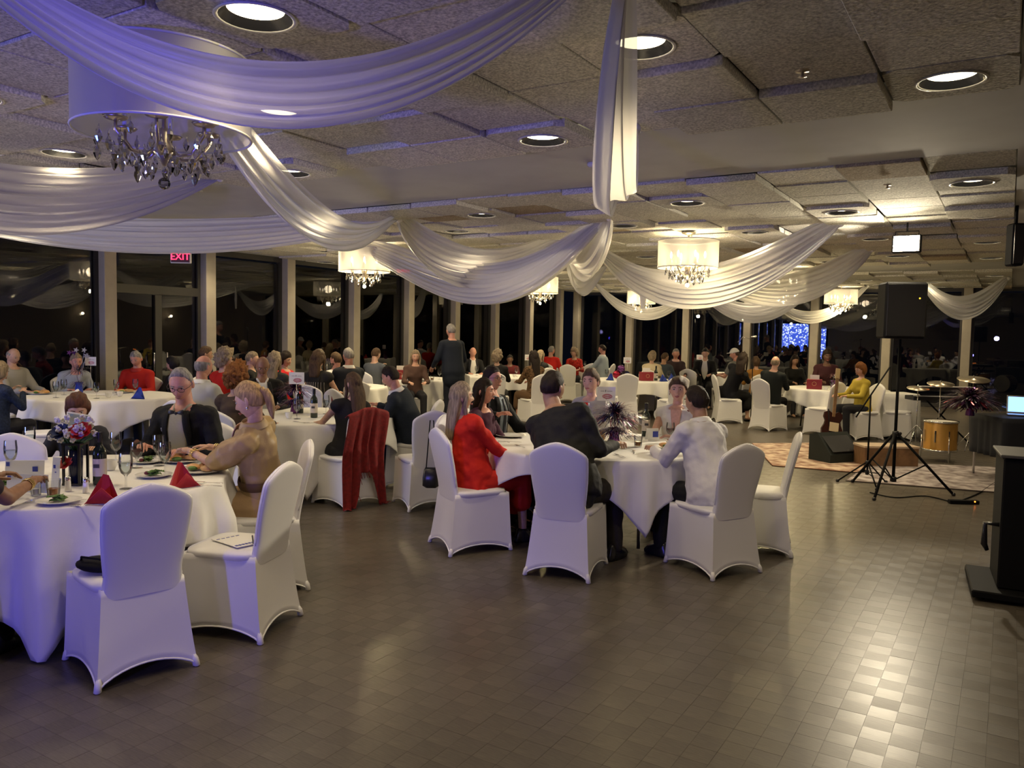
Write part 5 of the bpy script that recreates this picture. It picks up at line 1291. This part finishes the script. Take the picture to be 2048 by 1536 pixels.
pput('sign_card', 1210, 878, yaw-.12, 'white sign card with a red oval logo on a stick at the central table', 'sign')
card(1306, 882, .10, .11, yaw+.2, 'white folded card with a dark square in front of the green bottle', tent=True, marks=[(.02, .05, .05, .07)])
p = at(1228, 893, Z=.767); burst(p.x, p.y, 'purple and silver tinsel centrepiece on the central table', [foil_p, foil_s, foil_b, foil_r, foil_s], .28, 800, .26, 3, w_=.006)
p = at(1190, 880, Z=.767); t = thing('bread_basket', (p.x, p.y, .767), .3, 'small tan box behind the sleeve of the charcoal jacket', 'box')
b = MB(); b.box((0, 0, .04), (.16, .1, .08), bev=.006); b.obj('carton', roll_m, t, False); b = MB(); b.box((0, 0, .083), (.165, .105, .012), bev=.003); b.obj('lid', mat('kraft_lid', (.45, .3, .15), .7), t, False)

# shawl table
pput('wine_bottle', 628, 835, yaw, 'dark wine bottle with a yellow label at the shawl table', 'bottle')
pput('wine_bottle', 600, 826, yaw+.4, 'second dark wine bottle left of the flag tinsel', 'bottle')
pput('goblet', 594, 838, 0, 'water goblet left of the yellow label bottle', 'glass', 'glasses on the shawl table')
pput('goblet', 652, 828, 0, 'water goblet by the elbow of the woman in the black dress', 'glass', 'glasses on the shawl table')
pput('tumbler', 665, 832, 0, 'tumbler at the hand of the woman in the black dress', 'glass', 'glasses on the shawl table')
pput('cup', 578, 837, 0, 'white cup beside the second dark bottle', 'cup')
pput('knife', 600, 845, 1.4, 'knife at the rim of the shawl table', 'cutlery'); pput('fork', 625, 846, 2.2, 'fork below the yellow label bottle', 'cutlery')
pput('dinner_plate', 775, 826, .4, 'plate with food before the hunched man in navy', 'plate')
p = at(590, 826, Z=.767); burst(p.x, p.y, 'large purple and red tinsel centrepiece at the shawl table', [foil_p, foil_r, foil_b, foil_p], .27, 420, .26, 5)
pput('sign_card', 593, 832, yaw, 'white sign card sticking out of the purple and red tinsel', 'sign')
p = at(668, 806, Z=.767); t = thing('gift_bag', (p.x, p.y, .767), yaw, 'small dark red box standing at the far side of the shawl table', 'box')
b = MB(); b.box((0, 0, .08), (.06, .05, .16), bev=.003); b.obj('box', giftred, t, False); b = MB(); b.box((0, 0, .164), (.064, .054, .012), bev=.002); b.obj('lid', foil_r, t, False)

# blue lit table
p = at(158, 785, Z=.767); burst(p.x, p.y, 'star and tinsel centrepiece in a blue vase on the blue lit table', [foil_s, foil_p, foil_s], .22, 140, .30, 7, 6, vase=mat('cobalt_vase', (.01, .04, .4), .2))
pput('sign_card', 182, 778, yaw, 'white sign card among the stars on the blue lit table', 'sign')
pput('blue_napkin', 280, 797, yaw, 'pointed blue napkin near the man in the red shirt', 'napkin'); 
pput('goblet', 233, 790, 0, 'glass in front of the left sleeve of the red shirt', 'glass', 'glasses on the blue lit table'); pput('goblet', 271, 788, 0, 'glass at the centre of the red shirt', 'glass', 'glasses on the blue lit table')
pput('goblet', 193, 797, 0, 'glass right of the blue vase', 'glass', 'glasses on the blue lit table'); pput('cup', 217, 795, 0, 'white cup left of the pointed blue napkin', 'cup', 'cups on the blue lit table'); pput('cup', 240, 793, 0, 'white cup between the two glasses and the blue napkin', 'cup', 'cups on the blue lit table')
pput('goblet', 112, 795, 0, 'clear glass left of the brown-haired woman\'s chair', 'glass', 'glasses on the blue lit table'); pput('goblet', 128, 790, 0, 'clear glass nearest the blue vase on its left', 'glass', 'glasses on the blue lit table')
pput('dinner_plate', 80, 788, 0, 'plate of rolls in front of the light sweater', 'plate', 'plates on the blue lit table'); pput('dinner_plate', 250, 785, 1, 'plate under the hands of the red shirt man', 'plate', 'plates on the blue lit table')

# far tables: a repeated setting around each centre
def setting(key, desc, items, group=None):
    x0, y0 = TAB[key]; cam_d = Vector((-x0, -y0)).normalized(); rtv = Vector((math.cos(yaw), math.sin(yaw)))
    for kd, dx, dy, nm, cat in items:
        q = Vector((x0, y0))+rtv*dx+cam_d*dy; ang = yaw+dx
        put(kd, q.x, q.y, ang, '%s on %s' % (nm, desc), cat, 'tableware on %s' % desc)
G_ = 'goblet'
setting('T5', 'the table beside the striped strap top', [(G_, .35, .45, 'goblet nearest the striped top', 'glass'), (G_, .1, .5, 'front goblet', 'glass'), (G_, -.3, .4, 'left goblet', 'glass'), ('cup', .22, .3, 'white cup', 'cup'), ('dinner_plate', .5, .2, 'dinner plate', 'plate'), ('wine_bottle', -.1, .1, 'wine bottle', 'bottle')])
setting('T6', 'the standing man\'s table', [('blue_napkin', -.62, .35, 'blue napkin at the left end', 'napkin'), (G_, .6, .2, 'rightmost goblet', 'glass'), (G_, .35, .4, 'goblet beside the cups', 'glass'), ('cup', .2, .45, 'stacked white cup', 'cup'), ('empty_plate', .3, .6, 'white plate at the front rim', 'plate'), (G_, -.45, .2, 'goblet by the blue napkin', 'glass'), ('tumbler', .45, .5, 'tumbler at the front', 'glass')])
setting('T7', 'the bald man\'s table', [(G_, -.5, .1, 'leftmost goblet', 'glass'), (G_, -.3, .3, 'goblet left of the middle', 'glass'), (G_, .35, .3, 'goblet right of the middle', 'glass'), ('cup', .3, .5, 'white cup', 'cup'), ('dinner_plate', .6, .3, 'dinner plate at the right', 'plate'), ('sign_card', .6, -.2, 'tilted white sign card', 'sign')])
setting('T8', 'the far corner table', [('blue_napkin', -.55, .5, 'left blue napkin', 'napkin'), ('blue_napkin', .45, .55, 'middle blue napkin', 'napkin'), ('blue_napkin', .75, .2, 'right blue napkin', 'napkin'), (G_, -.2, .2, 'left goblet', 'glass'), (G_, .2, .3, 'right goblet', 'glass'), ('cup', .0, .3, 'white cup', 'cup'), (G_, -.6, .0, 'goblet by the red shirt', 'glass')])
setting('T9', 'the glitter ball table', [('gift_box', .22, .42, 'dark red gift box', 'box'), ('blue_napkin', .55, .55, 'blue napkin right of the gift box', 'napkin'), ('blue_napkin', -.5, .5, 'blue napkin at the left', 'napkin'), (G_, -.6, .2, 'left goblet', 'glass'), (G_, -.25, .4, 'goblet left of the chair back', 'glass'), (G_, .68, .35, 'goblet at the right', 'glass'), ('blue_napkin', .75, .1, 'rear blue napkin at the right', 'napkin'), ('sign_card', -.18, .1, 'white sign card', 'sign'), ('wine_bottle', .42, .3, 'wine bottle', 'bottle')])
setting('T10', 'the white cap\'s table', [('sign_card', -.35, .1, 'white sign card', 'sign'), (G_, .1, .3, 'goblet', 'glass'), ('red_napkin', .5, .5, 'red napkin', 'napkin'), ('red_napkin', -.3, .35, 'red napkin by the card', 'napkin')])
setting('T11', 'the right table by the bald man', [('gift_box', -.42, .35, 'dark red gift box', 'box'), (G_, -.1, .5, 'front goblet', 'glass'), (G_, .15, .4, 'right goblet', 'glass'), ('cup', -.2, .6, 'white cup', 'cup'), ('wine_bottle', .0, .2, 'wine bottle', 'bottle'), (G_, .3, .5, 'rightmost goblet', 'glass')])
put('gift_box', TAB['T6'][0]+.1, TAB['T6'][1]-.35, yaw, 'dark red box in front of the long-haired blonde woman', 'box')
x, y = TAB['T9']; t = thing('glitter_balls', (x-.2, y-.3, .767), 0, 'red and navy glitter balls on the table behind the central one', 'centrepiece')
for dx, m_ in ((-.08, foil_r), (.1, mat('navy_glitter', (.01, .012, .06), .15, .6)), (.0, foil_p)): b = MB(); b.ball((dx, dx*.5, .1 if dx else .22), .085, None, 16, 12); b.obj('glitter_ball', m_, t)
burst(TAB['T10'][0]-.1, TAB['T10'][1], 'small red centrepiece on the far right centre table', [foil_r, foil_r], .12, 60, .2, 12)
burst(TAB['T11'][0]-.1, TAB['T11'][1]+.2, 'small pink tinsel centrepiece on the right table', [foil_r, foil_s], .13, 60, .22, 14)
burst(TAB['T8'][0], TAB['T8'][1], 'pale flower-like centrepiece on the far corner table', [foil_s, mat('cream_foil', (.6, .5, .3), .4)], .14, 60, .16, 15)
burst(TAB['T5'][0]-.2, TAB['T5'][1]+.1, 'sparkling dark centrepiece on the table beside the striped top', [foil_s, foil_p], .16, 60, .4, 16)

# dark red shawl over a chair back
cx, cy, ca = -5.41, 5.72, face(-.99, .13)
t = thing('red_shawl', (cx, cy, 0), ca, 'dark red fringed shawl draped over a chair back down to the floor', 'shawl')
G = []; NI, NJ = 40, 26
for i in range(NI+1):
    u = i/NI; row = []
    for j in range(NJ+1):
        v = j/NJ*2-1; L = 1.16*(1-.30*math.cos(v*PI*.5)**2*(1 if abs(v) < .55 else .6)) if abs(v) < .5 else 1.16
        ln = .12+(.60+.46*smooth((abs(v)-.25)/.3)) ; d = u*ln; w_ = (.235+.05*u)*1.0
        if d < .10: y = -.255+.0-(d/.10)*.075; z = .90+.06*math.sin(min(1, d/.10)*PI/2)+.0
        else: q = d-.10; y = -.333+.07*min(1, q/.35)-.05*max(0, q-.45); z = .955-q
        z -= .10*v*v*(1 if d < .3 else 1)*min(1, .3+d*4)
        row.append((v*w_+.012*math.sin(v*9+u*4), y-.018*math.sin(v*16+1)*min(1, u*2)-.015*abs(v)*0, max(.012+.004*math.sin(v*20), z)))
    G.append(row)
b = MB(); b.grid(G); b.obj('cloth', mat('dark_red_shawl', (.22, .008, .008), .8, noise=.3, nscale=30, bump=.4, bscale=40), t, thick=.005)
b = MB()
for j in range(NJ+1):
    p = Vector(G[-1][j]); b.tube([p, p+Vector((.008*math.sin(j), -.02, -.002 if p.z < .05 else -.05))], .003, n=4)
b.obj('fringe', mat('dark_red_shawl'), t)

# bags
def handbag(x, y, z, rz, lab, w_=.2, h_=.2, strap=.35):
    t = thing('handbag', (x, y, z), rz, lab, 'handbag'); b = MB(); b.loft([[(w_/2*k*math.copysign(abs(math.cos(a))**.5, math.cos(a)), .05*k2*math.copysign(abs(math.sin(a))**.5, math.sin(a)), zz) for a in [2*PI*j/20 for j in range(20)]] for k, k2, zz in ((.6, .6, 0), (1, 1, .02), (1.0, .9, h_*.5), (.85, .6, h_*.9), (.7, .3, h_))]); b.obj('pouch', black_gloss, t)
    b = MB(); b.tube([(-w_*.3, 0, h_*.95), (-w_*.1, 0, h_+strap), (w_*.1, 0, h_+strap), (w_*.3, 0, h_*.95)], .005); b.obj('strap', black_m, t); return t
p = at(862, 975, Z=.30); handbag(p.x, p.y, .30, yaw, 'small black handbag hanging behind the woman in red', .15, .18, .42)
p = at(868, 800, Z=.02); handbag(p.x, p.y, .015, yaw, 'dark handbag standing on the floor behind the blonde woman', .16, .2, .3)
p = at(1400, 775, Z=.55); t = thing('hanging_strap', (p.x, p.y, .0), yaw, 'dark coat strap hanging down the chair at the far table', 'strap')
b = MB(); b.tube([(0, 0, 0.01), (.0, 0, .35), (.0, 0, .75), (-.1, 0, .95)], [.02, .03, .035, .02]); b.obj('coat_sleeve', black_m, t)
# trainer at the left edge
p = at(-52, 1345, Z=0); t = thing('white_trainer', (p.x, p.y, 0), .4, 'white trainer on the floor at the left edge', 'shoe')
b = MB(); b.loft([[(w_*math.cos(j*PI/8), y0+l_*math.sin(j*PI/8), zz) for j in range(16)] for w_, l_, y0, zz in ((.043, .14, 0, 0), (.047, .145, 0, .02), (.044, .13, -.01, .05), (.04, .08, -.04, .09), (.036, .05, -.06, .12))]); b.obj('upper', porcelain, t)
b = MB(); b.loft([[(.049*math.cos(j*PI/8), .148*math.sin(j*PI/8), zz) for j in range(16)] for zz in (0, .018)]); b.obj('sole', paper_m, t)

# ------------------------------------------------------------------ band corner on the right
def tripod(name, x, y, rz, label, cat, H, spread=.62, r=.018, rise=.5):
    t = thing(name, (x, y, 0), rz, label, cat)
    b = MB(); b.tube([(0, 0, .12), (0, 0, H)], [r, r*.85]); b.obj('pole', black_m, t)
    for k in range(3):
        a = k*2*PI/3; c, s_ = math.cos(a), math.sin(a); b = MB(); b.tube([(.02*c, .02*s_, rise+.16), (spread*c, spread*s_, .012)], r*.8); l = b.obj('leg', black_m, t)
        b = MB(); b.ball((spread*c, spread*s_, .015), .022); b.obj('rubber_foot', black_gloss, l)
        b = MB(); b.tube([(.02*c, .02*s_, .15), (spread*.52*c, spread*.52*s_, (rise+.16)*.49)], r*.45); b.obj('brace', black_m, t)
    for z in (.15, rise+.16): b = MB(); b.lathe([(r, z-.03), (r*1.9, z-.025), (r*1.9, z+.025), (r, z+.03)], n=12); b.obj('collar', black_gloss, t)
    b = MB(); b.ball((r*2.6, 0, rise+.16), .02); b.obj('knob', black_gloss, t); return t
p = at(1785, 985, Z=0); tripod('speaker_stand', p.x, p.y, .35, 'black tripod stand under the big black loudspeaker', 'stand', 1.70)
t = thing('pa_loudspeaker', (p.x, p.y, 1.70), yaw-.15, 'big black loudspeaker on the tripod right of centre', 'speaker')
b = MB(); b.box((0, 0, .31), (.43, .30, .61), bev=.02); b.obj('cabinet', black_m, t, False)
b = MB(); b.box((0, -.153, .31), (.39, .01, .56), bev=.004); b.obj('grille', black_gloss, t, False)
b = MB(); b.ball((.13, -.16, .44), .008); b.obj('indicator_light', mat('amber_led', (1, .5, .02), .5, emit=4), t)
p = at(1733, 970, Z=0); t = tripod('microphone_stand', p.x, p.y, 1.0, 'thin black microphone stand with a slanting boom left of the tripod', 'stand', 1.05, .32, .011, .1)
b = MB(); b.tube([(-.22, 0, .80), (0, 0, 1.05), (.3, 0, 1.38)], .009); b.obj('boom', black_m, t)
p = at(1507, 690, depth=16.2); t = thing('boom_microphone', (p.x, p.y, 0), yaw, 'microphone on a boom arm in front of the far windows', 'microphone')
zc = p.z; b = MB(); b.tube([(0, 0, .0), (0, 0, zc+.1)], .009); b.obj('pole', black_m, t)
b = MB(); b.lathe([(.002, 0), (.14, 0), (.14, .02), (.002, .03)], n=20); b.obj('base', black_m, t)
b = MB(); b.tube([(0, 0, zc+.1), (-.22, 0, zc+.16), (-.32, 0, zc+.05)], .006); b.obj('boom', metal_m, t)
b = MB(); b.cap((-.04, 0, zc+.16), (.03, 0, zc+.17), .02, .03, None, 10); b.obj('microphone_head', metal_m, t)
# floor wedge
p = at(1668, 922, Z=0); t = thing('floor_monitor', (p.x, p.y, 0), yaw+.4, 'dark wedge-shaped stage monitor on the floor left of the tripod', 'speaker')
b = MB(); b.loft([[(x, -.2, 0), (x, .2, 0), (x, .2, .36), (x, .05, .40), (x, -.2, .12)] for x in (-.27, .27)]); b.obj('cabinet', mat('dark_carpet_cover', (.012, .016, .014), .9), t, False)
b = MB(); b.box((0, -.085, .265), (.46, .01, .32), R=Matrix.Rotation(-.85, 3, 'X')); b.obj('grille', black_gloss, t, False)
# guitar on stand
p = at(1668, 905, Z=0); t = thing('electric_guitar', (p.x-.15, p.y+.5, 0), yaw+.1, 'dark guitar with pale trim leaning in a stand behind the floor monitor', 'guitar')
R_ = Matrix.Rotation(-.2, 3, 'X')@Matrix.Rotation(.16, 3, 'Y'); out = []
prof = [(.0, .0), (.10, .01), (.165, .07), (.17, .14), (.13, .22), (.12, .27), (.15, .33), (.14, .40), (.08, .43), (.03, .40)]
ring = prof+[(-x, z) for x, z in reversed(prof[1:])]
b = MB(); b.loft([[R_ @ Vector((x, y, z+.15)) for x, z in ring] for y in (-.022, .022)]); b.obj('body', mat('dark_cherry', (.035, .010, .008), .2), t, False)
b = MB(); b.box(R_ @ Vector((0, -.02, .80)), (.05, .022, .62), R=R_, bev=.004); b.obj('neck', wood_m, t, False)
b = MB(); b.box(R_ @ Vector((0, -.02, 1.18)), (.075, .018, .17), R=R_, bev=.006); b.obj('headstock', mat('maple', (.5, .36, .18), .4), t, False)
b = MB(); b.box(R_ @ Vector((.02, -.03, .33)), (.15, .006, .14), R=R_, bev=.002); b.obj('pickguard', mat('cream_plastic', (.6, .5, .34), .4), t, False)
b = MB(); b.tube([(-.15, -.12, 0), (0, .0, .2), (.15, -.12, 0)], .01); b.tube([(0, 0, .2), (0, .2, .0)], .01); b.tube([(0, .02, .2), (0, .1, .6)], .01); b.obj('stand', black_m, t)
# low wooden riser box
p = at(1765, 935, Z=0); t = thing('wooden_riser', (p.x, p.y+.25, 0), yaw+.02, 'low brown wooden box with its lit top edge painted pale behind the tripod', 'box')
b = MB(); b.box((0, 0, .13), (.72, .34, .24)); b.obj('side_board', wood_m, t, False); b = MB(); b.box((0, 0, .265), (.74, .36, .03), bev=.004); b.obj('top_board', mat('lit_wood', (.55, .42, .30), .5), t, False)  # top board coloured paler than the sides, light on it painted in
# draped box table
p = at(1783, 868, Z=0); t = thing('draped_table', (p.x, p.y-.25, 0), yaw, 'small square table under a pale cloth to the floor, behind the tripod', 'table')
b = MB(); G = []
for k in range(8):
    row = []
    for j in range(80):
        a = 2*PI*j/80; c, s_ = math.cos(a), math.sin(a); q = max(abs(c), abs(s_)); f_ = 1+.05*(k/7)*math.sin(a*14); row.append((.36*c/q*f_, .30*s_/q*f_, .76-.75*k/7))
    G.append(row)
b.grid(G, wrap=True); b.obj('cloth', cloth_m, t, thick=.003); b = MB(); b.box((0, 0, .745), (.71, .59, .03), bev=.004); b.obj('top', cloth_m, t, False)
# drums
def drum(parent, c, r, h_, m_, nm='shell', R=None):
    b = MB(); b.lathe([(r, 0), (r, h_)], n=36, caps=False); 
    def tr(b): 
        if R: b.v = [tuple(R @ Vector(q)+Vector(c)) for q in b.v]
        else: b.v = [tuple(Vector(q)+Vector(c)) for q in b.v]
        return b
    tr(b).obj(nm, m_, parent)
    for z in (0, h_): b = MB(); b.lathe([(r+.002, z-.012), (r+.012, z-.012), (r+.012, z+.012), (r+.002, z+.012)], n=36, caps=False); tr(b).obj('hoop', chrome, parent)
    b = MB(); b.lathe([(.002, h_+.003), (r, h_+.003)], n=36, caps=False); b.lathe([(.002, -.003), (r, -.003)], n=36, caps=False); tr(b).obj('head', mat('drum_head', (.6, .58, .52), .5), parent)
    for k in range(8): a = k*PI/4; b = MB(); b.box((r*math.cos(a)*1.03, r*math.sin(a)*1.03, h_/2), (.015, .015, h_*.4)); tr(b).obj('lug', chrome, parent, False)
p = at(1876, 925, Z=0); t = thing('floor_tom', (p.x, p.y+.2, 0), yaw, 'golden floor tom drum with a chrome hoop right of the tripod', 'drum')
drum(t, (0, 0, .16), .215, .40, gold_m)
for k in range(3): a = k*2.1+.5; b = MB(); b.tube([(.235*math.cos(a), .235*math.sin(a), .36), (.24*math.cos(a), .24*math.sin(a), .0)], .008); b.obj('leg', chrome, t)
p = at(1950, 915, Z=0); t = thing('bass_drum', (p.x+.3, p.y+.75, 0), yaw, 'black bass drum lying on its side in the band corner', 'drum')
drum(t, (0, -.18, .29), .28, .4, black_gloss, R=Matrix.Rotation(-PI/2, 3, 'X'))
for px, zc, dp, r, lab in ((1880, 1.02, 12.8, .2, 'thin cymbal over the golden drum'), (1945, 1.12, 12.4, .23, 'tilted cymbal behind the purple tinsel'), (1835, .92, 13.2, .17, 'low pair of hi-hat cymbals left of the golden drum')):
    p = at(px, 800, depth=dp); t = thing('cymbal_stand', (p.x, p.y, 0), .3, lab, 'cymbal')
    b = MB(); b.lathe([(.002, .012), (.02, .012), (.03, .004), (r, -.012), (r, -.015), (.02, 0), (.002, .005)], n=32); b.v = [tuple(Matrix.Rotation(.2, 3, 'X') @ Vector(q)+Vector((0, 0, zc))) for q in b.v]; b.obj('cymbal', brass_m, t)
    b = MB(); b.tube([(0, 0, .02), (0, 0, zc+.05)], .009); [b.tube([(0, 0, .3), (.28*math.cos(k*2.1), .28*math.sin(k*2.1), .01)], .007) for k in range(3)]; b.obj('stand', chrome, t)
# keyboards on a stand
p = at(1870, 800, depth=13.4); t = thing('keyboard_rack', (p.x+.1, p.y, 0), yaw, 'black keyboards stacked on a stand beyond the drums', 'keyboard')
for z, w_ in ((.74, 1.1), (.90, .95)):
    b = MB(); b.box((0, 0, z), (w_, .3, .07), bev=.008); k_ = b.obj('keyboard', black_gloss, t, False)
    b = MB(); [b.box((-w_*.45+w_*.9*(q+.5)/36, -.09, z+.038), (w_*.9/36*.9, .13, .012)) for q in range(36)]; b.obj('keys', porcelain, k_, False)
b = MB(); [b.tube([(sx*.4, -.15, .02), (-sx*.4, .15, .9)], .014) for sx in (-1, 1)]; b.obj('stand', black_m, t)
p2 = at(1868, 780, depth=13.2); t = thing('small_lamp', (p2.x, p2.y, .945), 0, 'tiny red and amber desk light on the keyboards', 'lamp')
b = MB(); b.cap((-.05, 0, .02), (.06, 0, .03), .012, .012, None, 8); b.obj('lamp_head', mat('red_amber_glow', (1, .25, .05), .5, emit=3), t); b = MB(); b.lathe([(.03, 0), (.03, .01), (.004, .012), (.004, .03)], n=12); b.obj('base', black_m, t)
# black clothed side table with tinsel, laptop
p = at(1990, 880, depth=10.0); bx, by = p.x+.45, p.y+.15
t = thing('black_table', (bx, by, 0), yaw, 'black draped mixing table at the right edge carrying the laptop', 'table')
b = MB(); G = []
for k in range(8):
    row = []
    for j in range(80):
        a = 2*PI*j/80; c, s_ = math.cos(a), math.sin(a); q = max(abs(c), abs(s_)); f_ = 1+.03*(k/7)*math.sin(a*18); row.append((.66*c/q*f_, .36*s_/q*f_, .78-.48*k/7))
    G.append(row)
b.grid(G, wrap=True); b.obj('cloth', mat('navy_black_cloth', (.012, .014, .022), .8), t, thick=.003); b = MB(); b.box((0, 0, .77), (1.32, .72, .025), bev=.004); b.obj('top', black_m, t, False)
for sx in (-1, 1):
    for sy in (-1, 1): b = MB(); b.tube([(sx*.6, sy*.3, .76), (sx*.6, sy*.3, 0)], .014); b.obj('leg', metal_m, t)
lp = at(2045, 828, depth=9.9); t = thing('laptop', (lp.x, lp.y, .785), yaw-.5, 'open laptop with a glowing blue screen at the right edge', 'laptop')
b = MB(); b.box((0, 0, .01), (.33, .23, .018), bev=.003); b.obj('keyboard_base', metal_m, t, False)
R_ = Matrix.Rotation(-.3, 3, 'X'); b = MB(); b.box((0, .14, .13), (.33, .01, .22), R=R_, bev=.003); sc_ = b.obj('lid', metal_m, t, False)
b = MB(); b.box((0, .132, .13), (.30, .004, .19), R=R_); b.obj('screen', screen_m, sc_, False); b = MB(); b.box((0, .128, .11), (.24, .003, .08), R=R_); b.obj('window', screen_w, sc_, False)
p = at(1940, 822, depth=9.8); burst(p.x, p.y, 'big shiny purple tinsel centrepiece at the right edge', [foil_p, foil_s, foil_r, foil_s, foil_p], .36, 620, .20, 21, z=.785, w_=.014)
p = at(1990, 900, depth=7.9)
# av cart at the right edge
q = at(2035, 905, Z=.95); t = thing('equipment_cart', (.18, 6.35, 0), .1, 'tall black equipment cart cut off by the right edge', 'cart')
b = MB(); b.box((.08, 0, .50), (.56, .5, .86), bev=.01); b.obj('cabinet', black_m, t, False)
b = MB(); b.box((.08, 0, .945), (.60, .54, .02), bev=.004); b.obj('top_shelf', mat('grey_laminate', (.07, .065, .06), .5), t, False)
b = MB(); b.box((.05, -.03, .045), (.80, .68, .05), bev=.008); b.obj('base_plate', black_m, t, False)
b = MB(); b.tube([(-.2, -.18, .48), (-.28, -.18, .48), (-.28, -.18, .34), (-.26, -.18, .30)], [.015, .015, .02, .012]); b.obj('cable_hook', black_gloss, t)
for sx in (-1, 1):
    for sy in (-1, 1): b = MB(); b.ball((.05+sx*.33, -.03+sy*.28, .022), (.022, .012, .022)); b.obj('caster', black_gloss, t)
# cables, power strip
p = at(1905, 1005, Z=0); t = thing('power_strip', (p.x+.1, p.y, 0), .5, 'black power strip with an orange light at the tripod foot', 'power strip')
b = MB(); b.box((0, 0, .02), (.3, .06, .04), bev=.006); b.obj('casing', black_m, t, False); b = MB(); b.ball((.1, -.03, .03), .008); b.obj('orange_switch', mat('orange_led', (1, .2, .02), .5, emit=5), t)
def cable(pts, lab, r=.007):
    w_ = [at(px, py, Z=r) for px, py in pts]; t = thing('floor_cable', tuple(w_[0]), 0, lab, 'cable'); b = MB(); o_ = w_[0]
    sm = []
    for i in range(len(w_)-1):
        for k in range(6):
            u = k/6; a, b_, c, d = w_[max(0, i-1)], w_[i], w_[i+1], w_[min(len(w_)-1, i+2)]
            sm.append(.5*((2*b_)+(c-a)*u+(2*a-5*b_+4*c-d)*u*u+(3*b_-a-3*c+d)*u**3)-o_)
    b.tube(sm+[w_[-1]-o_], r, n=6); b.obj('cord', black_m, t)
cable([(1740, 985), (1790, 995), (1850, 992), (1900, 1003)], 'black cable running from the tripod to the power strip')
cable([(1925, 1000), (1960, 985), (2000, 960), (2046, 950)], 'black cable from the power strip toward the cart')
cable([(1700, 925), (1780, 945), (1880, 940), (1990, 950)], 'black cable lying along the edge of the rug')
# rugs
def rug(pts, label, col, seed):
    w_ = [at(px, py, Z=0) for px, py in pts]; c = sum(w_, Vector())/4; t = thing('rug', (c.x, c.y, 0), 0, label, 'rug')
    m_ = mat('rug_pattern_%d' % seed, col[0], .95, noise=.9, nscale=5+seed, col2=col[1], bump=.5, bscale=120)
    b = MB(); b.loft([[(q.x-c.x, q.y-c.y, z) for q in w_] for z in (.003, .012)]); b.obj('pile', m_, t, False)
    b = MB(); b.tube([(q.x-c.x, q.y-c.y, .008) for q in w_+[w_[0]]], .007, n=6); b.obj('binding', mat('rug_edge_%d' % seed, col[2], .9), t)
a1, a2, a3, a4 = (1545, 932), (1735, 948), (1700, 886), (1505, 888)
rug([a1, a2, a3, a4], 'cream and rust patterned rug left of the floor monitor', ((.52, .42, .32), (.20, .08, .05), (.3, .15, .1)), 1)
rug([(1692, 962), (2046, 990), (2046, 938), (1745, 925)], 'pale striped rug under the tripod and drums', ((.42, .38, .38), (.16, .12, .12), (.2, .16, .15)), 2)

finish_people()
